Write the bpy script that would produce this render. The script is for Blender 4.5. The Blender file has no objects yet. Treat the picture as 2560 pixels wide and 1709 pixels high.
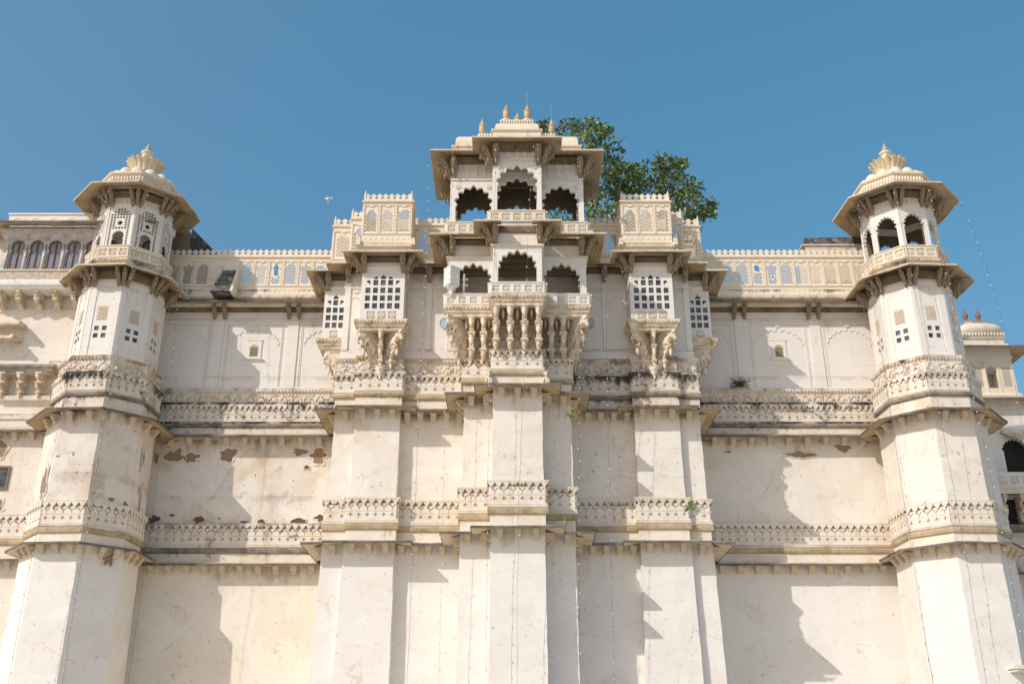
import bpy, math, random
from mathutils import Vector, Matrix
from mathutils.geometry import tessellate_polygon
R = math.radians
PI = math.pi
rnd = random.Random(7)
sc = bpy.context.scene
col = sc.collection

# ------------------------------------------------------------------ camera, sky, sun, exposure
cam_d = bpy.data.cameras.new('camera')
cam_d.sensor_width = 36.0
cam_d.lens = 36.02
cam_d.clip_end = 2000
cam = bpy.data.objects.new('camera', cam_d)
cam.location = (-0.24, 0, 1.6)
cam.rotation_euler = (R(90 + 23.1), 0, 0)
col.objects.link(cam)
sc.camera = cam

SUN_AZ, SUN_EL = 49.5, 35.5          # azimuth measured from -Y towards -X
w = bpy.data.worlds.new('World')
sc.world = w
w.use_nodes = True
wn = w.node_tree
bg = wn.nodes['Background']
sky = wn.nodes.new('ShaderNodeTexSky')
sky.sky_type = 'NISHITA'
sky.sun_disc = False
sky.sun_elevation = R(SUN_EL)
sky.sun_rotation = R(180 + SUN_AZ)
sky.altitude = 0
sky.air_density = 0.9
sky.dust_density = 3.0
sky.ozone_density = 0.3
sky_g = wn.nodes.new('ShaderNodeGamma')          # even, clear mid-day blue: flattens the horizon glow
sky_g.inputs['Gamma'].default_value = 0.60
sky_h = wn.nodes.new('ShaderNodeHueSaturation')
sky_h.inputs['Hue'].default_value = 0.485; sky_h.inputs['Saturation'].default_value = 1.52
wn.links.new(sky.outputs[0], sky_h.inputs['Color'])
wn.links.new(sky_h.outputs[0], sky_g.inputs['Color'])
sky_m = wn.nodes.new('ShaderNodeMix'); sky_m.data_type = 'RGBA'; sky_m.blend_type = 'MULTIPLY'
sky_m.inputs['Factor'].default_value = 1.0
wn.links.new(sky_g.outputs[0], sky_m.inputs[6])
sky_m.inputs[7].default_value = (1.33, 1.36, 1.50, 1)
wn.links.new(sky_m.outputs[2], bg.inputs[0])
bg.inputs[1].default_value = 0.15
sun_d = bpy.data.lights.new('sun', 'SUN')
sun_d.energy = 2.5
sun_d.angle = R(0.5)
sun_d.color = (1.0, 0.95, 0.88)
sun = bpy.data.objects.new('sun', sun_d)
col.objects.link(sun)
sdir = Vector((-math.sin(R(SUN_AZ)) * math.cos(R(SUN_EL)), -math.cos(R(SUN_AZ)) * math.cos(R(SUN_EL)), math.sin(R(SUN_EL))))
sun.rotation_euler = sdir.to_track_quat('Z', 'Y').to_euler()
sun.location = sdir * 120
sc.view_settings.view_transform = 'Standard'
sc.view_settings.look = 'None'
sc.view_settings.gamma = 1
sc.view_settings.exposure = 0.3

# ------------------------------------------------------------------ materials
def new_mat(name):
    m = bpy.data.materials.new(name)
    m.use_nodes = True
    nt = m.node_tree
    b = nt.nodes['Principled BSDF']
    return m, nt, b

def stone(name, base, tint, stain=None, tint_amt=0.6, stain_amt=0.0, scale=0.6, streak=0.0, speck=0.0, bump=0.25,
          slab=None, rough=0.85, stain_scale=0.9, fine=9.0, drips=(), trowel=0.0):
    """weathered stone or plaster: base colour drifting to tint, stain patches, streaks, specks, slab joints"""
    m, nt, b = new_mat(name)
    N, L = nt.nodes, nt.links
    tc = N.new('ShaderNodeTexCoord')
    def noise(sc_, det=6, rough_=0.6, vec=None, dist=0.0):
        n = N.new('ShaderNodeTexNoise')
        n.inputs['Scale'].default_value = sc_
        n.inputs['Detail'].default_value = det
        n.inputs['Roughness'].default_value = rough_
        n.inputs['Distortion'].default_value = dist
        L.new(vec if vec else tc.outputs['Object'], n.inputs['Vector'])
        return n.outputs['Fac']
    def ramp(sock, a, c):
        r = N.new('ShaderNodeMapRange')
        r.inputs[1].default_value = a
        r.inputs[2].default_value = c
        r.interpolation_type = 'SMOOTHSTEP'
        L.new(sock, r.inputs[0])
        return r.outputs[0]
    def mul(s, k):
        q = N.new('ShaderNodeMath'); q.operation = 'MULTIPLY'
        L.new(s, q.inputs[0])
        if isinstance(k, (int, float)): q.inputs[1].default_value = k
        else: L.new(k, q.inputs[1])
        return q.outputs[0]
    def mix(fac, c1, c2):
        q = N.new('ShaderNodeMix'); q.data_type = 'RGBA'
        L.new(fac, q.inputs['Factor'])
        for s, c in (('A', c1), ('B', c2)):
            if isinstance(c, tuple): [i for i in q.inputs if i.name == s and i.type == 'RGBA'][0].default_value = (*c, 1)
            else: L.new(c, [i for i in q.inputs if i.name == s and i.type == 'RGBA'][0])
        return [o for o in q.outputs if o.type == 'RGBA'][0]
    c = mix(mul(ramp(noise(scale, 8, 0.65, None, 0.4), 0.38, 0.72), tint_amt), base, tint)
    dark = tuple(v * 0.86 for v in base)
    c = mix(mul(ramp(noise(fine, 5, 0.7), 0.45, 0.8), 0.45), c, dark)
    if streak:
        mp = N.new('ShaderNodeMapping'); mp.inputs['Scale'].default_value = (3.0, 3.0, 0.22)
        L.new(tc.outputs['Object'], mp.inputs['Vector'])
        c = mix(mul(ramp(noise(0.9, 7, 0.65, mp.outputs[0]), 0.52, 0.78), streak), c, tuple(v * 0.62 for v in tint))
    if stain:
        c = mix(mul(ramp(noise(stain_scale, 9, 0.72, None, 0.8), 0.54, 0.68), stain_amt), c, stain)
    if speck:
        c = mix(mul(ramp(noise(6.0, 3, 0.5), 0.66, 0.72), speck), c, (0.16, 0.13, 0.10))
    if drips:      # rain-run lichen and soot streaks that start at given ledges
        sz = N.new('ShaderNodeSeparateXYZ'); L.new(tc.outputs['Object'], sz.inputs[0])
        mp2 = N.new('ShaderNodeMapping'); mp2.inputs['Scale'].default_value = (1.0, 1.0, 0.10)
        L.new(tc.outputs['Object'], mp2.inputs['Vector'])
        ns = noise(2.6, 8, 0.75, mp2.outputs[0]); nb = noise(0.55, 4, 0.6)
        for zt, ln, am, dc in drips:
            d = N.new('ShaderNodeMath'); d.operation = 'SUBTRACT'; d.inputs[0].default_value = zt; L.new(sz.outputs[2], d.inputs[1])
            above = N.new('ShaderNodeMath'); above.operation = 'GREATER_THAN'; L.new(d.outputs[0], above.inputs[0]); above.inputs[1].default_value = 0.0
            r = N.new('ShaderNodeMapRange'); L.new(d.outputs[0], r.inputs[0]); r.inputs[1].default_value = 0; r.inputs[2].default_value = ln
            r.inputs[3].default_value = 0.22; r.inputs[4].default_value = -0.25
            a2 = N.new('ShaderNodeMath'); L.new(ns, a2.inputs[0]); L.new(r.outputs[0], a2.inputs[1])
            b2 = N.new('ShaderNodeMath'); b2.operation = 'MULTIPLY_ADD'; L.new(nb, b2.inputs[0]); b2.inputs[1].default_value = 1.3; b2.inputs[2].default_value = -0.68
            c2 = N.new('ShaderNodeMath'); L.new(a2.outputs[0], c2.inputs[0]); L.new(b2.outputs[0], c2.inputs[1])
            c = mix(mul(mul(ramp(c2.outputs[0], 0.46, 0.74), above.outputs[0]), am), c, dc)
    hgt = noise(14, 6, 0.7)
    if trowel:
        rp = noise(0.42, 3, 0.45, None, 0.6)
        c = mix(mul(ramp(rp, 0.535, 0.55), 0.55*trowel), c, tuple(min(.84, v*1.06) for v in base))
        c = mix(mul(ramp(noise(1.1, 6, 0.7, None, 1.0), 0.50, 0.72), 0.6*trowel), c, tuple(v*q_ for v, q_ in zip(base, (.88, .83, .74))))
        ds = N.new('ShaderNodeVectorMath'); ds.operation = 'SCALE'; ds.inputs['Scale'].default_value = 0.55
        nz = N.new('ShaderNodeTexNoise'); nz.inputs['Scale'].default_value = 2.2; nz.inputs['Detail'].default_value = 7; nz.inputs['Roughness'].default_value = 0.7
        L.new(tc.outputs['Object'], nz.inputs['Vector']); L.new(nz.outputs['Color'], ds.inputs[0])
        va = N.new('ShaderNodeVectorMath'); L.new(tc.outputs['Object'], va.inputs[0]); L.new(ds.outputs[0], va.inputs[1])
        vo = N.new('ShaderNodeTexVoronoi'); vo.feature = 'DISTANCE_TO_EDGE'; vo.inputs['Scale'].default_value = 0.42
        L.new(va.outputs[0], vo.inputs['Vector'])
        lt = N.new('ShaderNodeMapRange'); L.new(vo.outputs['Distance'], lt.inputs[0]); lt.inputs[1].default_value = 0.0; lt.inputs[2].default_value = 0.011; lt.inputs[3].default_value = 1; lt.inputs[4].default_value = 0
        c = mix(mul(mul(lt.outputs[0], ramp(noise(0.5, 3, 0.5), 0.50, 0.62)), 0.6*trowel), c, (0.42, 0.33, 0.23))
        big = noise(1.3, 5, 0.6)
        hs_ = N.new('ShaderNodeMath'); hs_.operation = 'MULTIPLY_ADD'; L.new(big, hs_.inputs[0]); hs_.inputs[1].default_value = 3.0; L.new(hgt, hs_.inputs[2])
        hgt = hs_.outputs[0]
    if slab:
        sx = N.new('ShaderNodeSeparateXYZ'); L.new(tc.outputs['Object'], sx.inputs[0])
        ad = N.new('ShaderNodeMath'); L.new(sx.outputs[0], ad.inputs[0]); L.new(sx.outputs[1], ad.inputs[1])
        cb = N.new('ShaderNodeCombineXYZ'); L.new(ad.outputs[0], cb.inputs[0]); L.new(sx.outputs[2], cb.inputs[1])
        br = N.new('ShaderNodeTexBrick')
        br.inputs['Scale'].default_value = 1.0
        br.inputs['Brick Width'].default_value = slab[0]
        br.inputs['Row Height'].default_value = slab[1]
        br.inputs['Mortar Size'].default_value = slab[2]
        br.inputs['Mortar Smooth'].default_value = 0.3
        br.inputs['Color1'].default_value = (0, 0, 0, 1); br.inputs['Color2'].default_value = (0.35, 0.35, 0.35, 1)
        L.new(cb.outputs[0], br.inputs['Vector'])
        c = mix(mul(br.outputs['Color'], 0.5), c, tuple(v * 0.88 for v in base))
        c = mix(mul(br.outputs['Fac'], 0.28), c, tuple(v * 0.35 for v in tint))
    L.new(c, b.inputs['Base Color'])
    b.inputs['Roughness'].default_value = rough
    b.inputs['Specular IOR Level'].default_value = 0.25
    bp = N.new('ShaderNodeBump'); bp.inputs['Strength'].default_value = bump; bp.inputs['Distance'].default_value = 0.02
    L.new(hgt, bp.inputs['Height']); L.new(bp.outputs[0], b.inputs['Normal'])
    return m

def plain(name, c, rough=0.6, metal=0.0, spec=0.4):
    m, nt, b = new_mat(name)
    N, L = nt.nodes, nt.links
    tc = N.new('ShaderNodeTexCoord'); n = N.new('ShaderNodeTexNoise'); n.inputs['Scale'].default_value = 8; n.inputs['Detail'].default_value = 5
    L.new(tc.outputs['Object'], n.inputs['Vector'])
    r = N.new('ShaderNodeValToRGB')
    r.color_ramp.elements[0].position = 0.3; r.color_ramp.elements[1].position = 0.7
    r.color_ramp.elements[0].color = (*[v * 0.75 for v in c], 1); r.color_ramp.elements[1].color = (*[min(1, v * 1.12) for v in c], 1)
    L.new(n.outputs['Fac'], r.inputs[0]); L.new(r.outputs[0], b.inputs['Base Color'])
    b.inputs['Roughness'].default_value = rough; b.inputs['Metallic'].default_value = metal; b.inputs['Specular IOR Level'].default_value = spec
    return m

M = {}
M['plaster'] = stone('white_lime_plaster', (0.79, 0.755, 0.70), (0.74, 0.68, 0.59), (0.60, 0.50, 0.36), 0.40, 0.10, 0.5, 0.10, 0.35, drips=((10.95, .9, .35, (0.30, 0.22, 0.13)), (26, 3, .2, (0.30, 0.22, 0.13)),), trowel=.8)
M['plaster_mid'] = stone('weathered_plaster', (0.78, 0.725, 0.645), (0.71, 0.61, 0.48), (0.50, 0.40, 0.28), 0.55, 0.28, 0.55, 0.20, 0.6, drips=((17.15, 1.3, .6, (0.34, 0.26, 0.17)), (17.15, .45, .5, (0.14, .115, .09)), (10.95, .9, .4, (0.30, 0.22, 0.13)),), trowel=1.0)
M['plaster_old'] = stone('old_stained_and_shade_plaster', (0.75, 0.70, 0.63), (0.62, 0.48, 0.33), (0.40, 0.33, 0.28), 0.9, 0.62, 0.55, 0.35, 1.0, 0.4, drips=((17.2, 1.5, .8, (0.30, 0.22, 0.13)), (17.2, .6, .6, (0.10, .085, .07)), (14.2, 1.0, .4, (.38, .33, .30)),), trowel=1.0)  # real stains on most walls; on the far palace its darkness replaces shade
M['plaster_low'] = stone('cream_limewash', (0.79, 0.725, 0.62), (0.73, 0.62, 0.47), (0.52, 0.40, 0.25), 0.5, 0.16, 0.35, 0.08, 0.45, drips=((10.8, 1.2, .5, (0.30, 0.22, 0.13)),), trowel=1.0)
M['marble'] = stone('white_marble', (0.78, 0.74, 0.68), (0.70, 0.63, 0.54), (0.50, 0.43, 0.34), 0.45, 0.12, 0.8, 0.12, 0.0, 0.08, (2.6, 1.5, 0.012), 0.6, drips=((24.4, .8, .6, (.34, .26, .17)), (20.4, .5, .3, (0.30, 0.22, 0.13)), (23.6, .5, .25, (.4, .34, .26)),))
M['carved'] = stone('carved_marble', (0.78, 0.72, 0.63), (0.66, 0.53, 0.37), (0.45, 0.33, 0.19), 0.7, 0.35, 1.2, 0.15, 0.3, 0.3, None, 0.8, 1.6, drips=((19.8, .35, .75, (.40, .27, .13)), (18.95, .5, .55, (.24, .18, .11)), (17.93, .35, .6, (.20, .15, .10)), (12.98, .4, .45, (.38, .28, .16)), (11.78, .3, .5, (.28, .2, .12)),))
M['carved_dark'] = stone('carved_marble_stained', (0.74, 0.67, 0.58), (0.62, 0.48, 0.32), (0.10, 0.09, 0.08), 0.7, 0.75, 1.1, 0.35, 0.5, 0.3, None, 0.85, 1.0, drips=((20.3, .4, .95, (0.05, .045, .04)), (19.8, .4, .8, (.22, .15, .08)), (18.98, .75, .95, (0.035, 0.034, 0.033)), (17.93, .75, .98, (0.035, 0.034, 0.033)), (12.85, .5, .7, (.16, .13, .10)), (11.62, .5, .9, (.07, .06, .05)),))
M['bracket'] = stone('ochre_carved_stone', (0.74, 0.65, 0.52), (0.44, 0.28, 0.12), (0.12, 0.075, 0.04), 0.9, 0.8, 2.2, 0.0, 0.2, 0.4, None, 0.8, 2.6)
M['corbel'] = stone('cream_corbel_stone', (0.72, 0.64, 0.51), (0.58, 0.46, 0.30), (0.2, 0.15, 0.1), 0.7, 0.5, 1.2, 0, .4, .4)
M['eave'] = stone('eave_slabs', (0.53, 0.41, 0.26), (0.34, 0.235, 0.12), (0.10, 0.075, 0.05), 0.8, 0.6, 0.8, 0.15, 0.3, 0.35, None, 0.85, 0.9)
M['edge_pale'] = stone('pale_slab_edge', (0.66, 0.58, 0.46), (0.44, 0.36, 0.26), (0.12, 0.10, 0.08), 0.7, 0.6, 1.3, 0, .4, .4)
M['lotus'] = stone('tan_lotus_stone', (0.72, 0.61, 0.43), (0.56, 0.41, 0.22), (0.36, 0.25, 0.13), 0.8, 0.4, 2.0, 0, .2, .3)
M['mould'] = stone('stained_moulding', (0.52, 0.42, 0.28), (0.30, 0.21, 0.12), (0.10, 0.08, 0.06), 0.85, 0.6, 1.6, 0, .3, .4)
M['mould_dark'] = stone('blackened_moulding', (0.30, 0.26, 0.21), (0.09, 0.08, 0.07), (0.5, 0.45, 0.37), 0.9, 0.6, 1.5, 0, .3, .4)
M['eave_low'] = stone('lower_eave_slabs', (0.70, 0.60, 0.44), (0.56, 0.44, 0.28), (0.26, 0.21, 0.16), 0.6, 0.35, 0.8, 0.1, 0.3, 0.35)
M['eave_edge'] = stone('lichened_slab_edge', (0.20, 0.17, 0.14), (0.07, 0.06, 0.055), (0.05, 0.05, 0.05), 0.8, 0.7, 1.6, 0.0, 0.4, 0.5)
M['jali'] = stone('cream_lattice_stone', (0.80, 0.71, 0.58), (0.72, 0.57, 0.38), (0.5, 0.36, 0.2), 0.6, 0.2, 1.0, 0.1, 0.0, 0.15, drips=((25.05, .5, .8, (0.035, 0.034, 0.033)), (27.8, .3, .45, (.3, .22, .14)), (25.6, .3, .4, (.42, .28, .1)),))
M['black'] = stone('black_lichen_plaster', (0.07, 0.068, 0.065), (0.22, 0.20, 0.18), (0.66, 0.62, 0.55), 0.8, 0.95, 3.0, 0.0, 0.0, 0.6, stain_scale=3.2)
M['brick'] = stone('exposed_brickwork', (0.36, 0.255, 0.165), (0.24, 0.16, 0.10), (0.52, 0.44, 0.34), 0.8, 0.6, 3.0, 0.0, 0.3, 0.9, (0.22, 0.07, 0.01), 0.95, 3.0)
M['hole'] = stone('dark_chipped_masonry', (0.12, 0.085, 0.06), (0.22, 0.15, 0.1), None, 0.7, 0, 4.0, 0, 0, 0.9)
M['ground'] = stone('pale_stone_courtyard', (0.80, 0.71, 0.58), (0.72, 0.63, 0.50), (0.6, 0.51, 0.40), 0.7, 0.3, 0.15, 0, 0, 0.2, (1.2, 0.8, 0.02))
M['wood'] = plain('brown_wood', (0.24, 0.135, 0.09), 0.6)
M['gold'] = stone('gilded_stone', (0.60, 0.48, 0.30), (0.44, 0.30, 0.14), (0.68, 0.60, 0.48), 0.8, 0.5, 4.0, 0, .2, .3, None, .6, 5.0)
M['tile'] = stone('painted_tile', (0.56, 0.48, 0.36), (0.30, 0.22, 0.14), (0.10, 0.13, 0.18), 0.9, 0.9, 5.0, 0, 0, 0.2, None, 0.5, 6.0)
M['silver'] = stone('mirror_work_stone', (0.62, 0.60, 0.57), (0.30, 0.26, 0.22), (0.80, 0.80, 0.80), 0.8, 0.7, 3.0, 0, 0, 0.4, None, 0.4, 5.0)
M['bracket_dark'] = stone('dark_carved_stone', (0.36, 0.285, 0.195), (0.18, 0.125, 0.07), (0.08, 0.06, 0.04), 0.8, 0.7, 2.0, 0.0, 0.2, 0.4, None, 0.8, 2.2)  # dark brown carved stone with near-black patches
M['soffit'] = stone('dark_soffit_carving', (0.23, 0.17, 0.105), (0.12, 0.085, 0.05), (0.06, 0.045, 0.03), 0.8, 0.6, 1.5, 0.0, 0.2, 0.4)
M['inner_shade'] = stone('shade_dark_stone', (0.15, 0.12, 0.09), (0.08, 0.06, 0.045), None, 0.7, 0, 0.9)  # near-black base: the shade inside pavilion and towers is put into the colour
M['interior'] = stone('shaded_interior_stone', (0.32, 0.25, 0.17), (0.22, 0.165, 0.11), None, 0.6, 0, 0.8)  # brown base darkened so the bay's inside shade sits in the colour
M['white_paint'] = plain('white_paint', (0.78, 0.77, 0.74), 0.45)
M['grey_pole'] = plain('grey_pole', (0.5, 0.48, 0.44), 0.5)
M['blue'] = plain('pale_blue_enamel', (0.36, 0.55, 0.74), 0.4)
M['dark'] = plain('shade_sheet', (0.02, 0.018, 0.016), 0.9)  # near-black for flat sheets that stand in for unlit depth
M['wire'] = plain('thin_wire', (0.14, 0.11, 0.13), 0.5)
M['wire_blue'] = plain('blue_wire', (0.06, 0.12, 0.30), 0.5)
M['wire_yellow'] = plain('yellow_wire', (0.55, 0.42, 0.06), 0.5)
M['bulb'] = plain('clear_plastic_bulb', (0.66, 0.66, 0.70), 0.2, 0, 0.6)
M['bark'] = plain('grey_bark', (0.22, 0.18, 0.14), 0.9)
M['green'] = plain('green_feathers', (0.17, 0.28, 0.05), 0.6)
M['feather'] = plain('pale_feathers', (0.68, 0.68, 0.60), 0.6)
M['beak'] = plain('red_beak', (0.5, 0.05, 0.03), 0.4)

def leaf_mat(name, a, c):
    m, nt, b = new_mat(name)
    N, L = nt.nodes, nt.links
    g = N.new('ShaderNodeNewGeometry')
    r = N.new('ShaderNodeValToRGB')
    r.color_ramp.elements[0].color = (*a, 1); r.color_ramp.elements[1].color = (*c, 1)
    L.new(g.outputs['Random Per Island'], r.inputs[0]); L.new(r.outputs[0], b.inputs['Base Color'])
    b.inputs['Roughness'].default_value = 0.42
    b.inputs['Specular IOR Level'].default_value = 0.55
    return m
M['leaf'] = leaf_mat('tree_leaves', (0.045, 0.095, 0.022), (0.22, 0.31, 0.09))
M['weed'] = leaf_mat('weed_leaves', (0.03, 0.05, 0.015), (0.12, 0.13, 0.05))

def glass_mat():
    m, nt, b = new_mat('dusty_window_glass')
    N, L = nt.nodes, nt.links
    tc = N.new('ShaderNodeTexCoord'); n = N.new('ShaderNodeTexNoise'); n.inputs['Scale'].default_value = 2.2; n.inputs['Detail'].default_value = 4
    L.new(tc.outputs['Object'], n.inputs['Vector'])
    r = N.new('ShaderNodeValToRGB')
    r.color_ramp.elements[0].position = 0.35; r.color_ramp.elements[1].position = 0.75
    r.color_ramp.elements[0].color = (0.012, 0.016, 0.024, 1); r.color_ramp.elements[1].color = (0.16, 0.17, 0.19, 1)
    L.new(n.outputs['Fac'], r.inputs[0]); L.new(r.outputs[0], b.inputs['Base Color'])
    b.inputs['Roughness'].default_value = 0.08
    b.inputs['Specular IOR Level'].default_value = 0.7
    return m
M['glass'] = glass_mat()
M['glass_pale'] = plain('blue_grey_pane', (0.20, 0.25, 0.30), 0.15, 0, 0.6)

# ------------------------------------------------------------------ mesh builder
class MB:
    def __init__(s):
        s.v = []; s.f = []; s.sm = []
    def add(s, vs, fs, smooth=False):
        o = len(s.v)
        s.v += [tuple(p) for p in vs]
        for f in fs:
            s.f.append([i + o for i in f]); s.sm.append(smooth)
        return s
    def box(s, x0, x1, y0, y1, z0, z1):
        return s.add([(x0,y0,z0),(x1,y0,z0),(x1,y1,z0),(x0,y1,z0),(x0,y0,z1),(x1,y0,z1),(x1,y1,z1),(x0,y1,z1)],
                     [(0,3,2,1),(4,5,6,7),(0,1,5,4),(1,2,6,5),(2,3,7,6),(3,0,4,7)])
    def hexa(s, q0, q1):
        return s.add(list(q0) + list(q1), [(3,2,1,0),(4,5,6,7),(0,1,5,4),(1,2,6,5),(2,3,7,6),(3,0,4,7)])
    def loft(s, rings, closed=False, cap0=False, cap1=False, smooth=False):
        n = len(rings[0]); vs = [p for r in rings for p in r]; fs = []
        for i in range(len(rings) - 1):
            for j in range(n if closed else n - 1):
                k = (j + 1) % n
                fs.append((i*n+j, i*n+k, (i+1)*n+k, (i+1)*n+j))
        if cap0: fs.append(tuple(range(n))[::-1])
        if cap1: fs.append(tuple((len(rings)-1)*n + j for j in range(n)))
        return s.add(vs, fs, smooth)
    def sweep(s, plan, prof, closed=False, cap=True):
        """profile of (out, z) carried along a plan polyline"""
        rings = [[(p[0], p[1], z) for p in offset(plan, o, closed)] for o, z in prof]
        s.loft(rings, closed)
        if not closed and cap:
            a = [r[0] for r in rings]; b = [r[-1] for r in rings]
            if len(prof) > 2:
                s.add(a, [tuple(range(len(a)))]); s.add(b, [tuple(range(len(b)))[::-1]])
        return s
    def lathe(s, prof, c=(0, 0, 0), n=12, smooth=True, wob=0, sy=1.0):
        rings = []
        for r, z in prof:
            rings.append([(c[0] + r*(1 + wob*(j % 2))*math.cos(2*PI*j/n), c[1] + sy*r*(1 + wob*(j % 2))*math.sin(2*PI*j/n), c[2] + z) for j in range(n)])
        return s.loft(rings, True, True, True, smooth)
    def limb(s, pts, rad, n=8, squash=None):
        """tapered tube through points"""
        pts = [Vector(p) for p in pts]; rings = []
        for i, p in enumerate(pts):
            d = (pts[min(i+1, len(pts)-1)] - pts[max(i-1, 0)]).normalized()
            a = d.orthogonal().normalized() if abs(d.z) > 0.95 else d.cross(Vector((0, 0, 1))).normalized()
            b = d.cross(a)
            rings.append([tuple(p + (a*math.cos(2*PI*j/n) + b*math.sin(2*PI*j/n))*rad[i]) for j in range(n)])
        return s.loft(rings, True, True, True, True)
    def ball(s, c, r, n=10, m=6):
        rx, ry, rz = r if isinstance(r, tuple) else (r, r, r)
        rings = [[(c[0] + rx*math.sin(PI*(i+.02)/(m+.04))*math.cos(2*PI*j/n), c[1] + ry*math.sin(PI*(i+.02)/(m+.04))*math.sin(2*PI*j/n), c[2] - rz*math.cos(PI*(i+.02)/(m+.04))) for j in range(n)] for i in range(m+1)]
        return s.loft(rings, True, True, True, True)
    def plate(s, outer, holes, fr, t0, t1, back=True):
        """flat slab with holes; fr = (origin, u, n); points (a, b) along u and up"""
        O, u, n = fr
        def P(q, t): return (O[0] + u[0]*q[0] + n[0]*t, O[1] + u[1]*q[0] + n[1]*t, O[2] + q[1])
        loops = [outer] + holes
        flat = [q for l in loops for q in l]
        tris = tessellate_polygon([[Vector((q[0], q[1], 0)) for q in l] for l in loops])
        N = len(flat)
        vs = [P(q, t1) for q in flat] + [P(q, t0) for q in flat]
        fs = [tuple(t) for t in tris]
        if back: fs += [tuple(i + N for i in t[::-1]) for t in tris]
        k = 0
        for l in loops:
            m = len(l)
            for j in range(m):
                fs.append((k + j, k + (j+1) % m, N + k + (j+1) % m, N + k + j))
            k += m
        return s.add(vs, fs)
    def prism(s, prof, fr, w0, w1):
        """profile (out, z) extruded sideways along u"""
        O, u, n = fr
        def P(q, t): return (O[0] + u[0]*t + n[0]*q[0], O[1] + u[1]*t + n[1]*q[0], O[2] + q[1])
        m = len(prof)
        vs = [P(q, w0) for q in prof] + [P(q, w1) for q in prof]
        fs = [tuple(range(m)), tuple(range(2*m-1, m-1, -1))] + [(j, (j+1) % m, m + (j+1) % m, m + j) for j in range(m)]
        return s.add(vs, fs)
    def merge(s, o, mat):
        return s.add([tuple(mat @ Vector(p)) for p in o.v], o.f, False)
    def mesh(s, name, mat):
        me = bpy.data.meshes.new(name)
        me.from_pydata(s.v, [], s.f)
        me.polygons.foreach_set('use_smooth', s.sm)
        me.materials.append(mat)
        me.update()
        return me

def offset(plan, o, closed=False):
    n = len(plan); out = []
    def nrm(a, b):
        dx, dy = b[0]-a[0], b[1]-a[1]; l = math.hypot(dx, dy) or 1e-9
        return (dy/l, -dx/l)
    for i in range(n):
        if closed: a, b = nrm(plan[i-1], plan[i]), nrm(plan[i], plan[(i+1) % n])
        elif i == 0: a = b = nrm(plan[0], plan[1])
        elif i == n-1: a = b = nrm(plan[-2], plan[-1])
        else: a, b = nrm(plan[i-1], plan[i]), nrm(plan[i], plan[i+1])
        k = 1 + a[0]*b[0] + a[1]*b[1]
        out.append((plan[i][0] + o*(a[0]+b[0])/k, plan[i][1] + o*(a[1]+b[1])/k))
    return out

def segs(plan, closed=False):
    n = len(plan)
    for i in range(n if closed else n-1):
        a, b = plan[i], plan[(i+1) % n]
        dx, dy = b[0]-a[0], b[1]-a[1]; L = math.hypot(dx, dy)
        yield a, (dx/L, dy/L), (dy/L, -dx/L), L

def octa(a):
    r = a / math.cos(PI/8)
    return [(r*math.cos(PI/8 + k*PI/4), r*math.sin(PI/8 + k*PI/4)) for k in range(8)]

OFF = {}
def link(name, data, parent=None, loc=(0, 0, 0), rot=0.0):
    o = bpy.data.objects.new(name, data)
    if parent is not None: o.parent = parent
    o.location = loc; o.rotation_euler = (0, 0, rot)
    col.objects.link(o)
    return o
def thing(name, label, cat, loc=(0, 0, 0), rot=0.0, group=None):
    o = link(name, None, None, loc, rot)
    o['kind'] = 'thing'
    o['label'] = label; o['category'] = cat
    if group: o['group'] = group
    return o
def tag(o, label, cat, group=None):
    o['label'] = label; o['category'] = cat
    if group: o['group'] = group
    return o
G = [0.0, 0.0, 0.0]                    # base of the thing being built: parts are stored relative to it
def base(x=0.0, y=0.0, z=0.0): G[:] = [x, y, z]
def part(name, mb, mat, parent, loc=(0, 0, 0), rot=0.0, label=None):
    if isinstance(mb, bpy.types.Mesh):
        me = mb; loc = (loc[0]-G[0], loc[1]-G[1], loc[2]-G[2])
    else:
        mb.v = [(p[0]-G[0], p[1]-G[1], p[2]-G[2]) for p in mb.v]
        me = mb.mesh(name, M[mat])
    o = link(name, me, parent, loc, rot)
    if label: o['label'] = label
    return o

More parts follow.
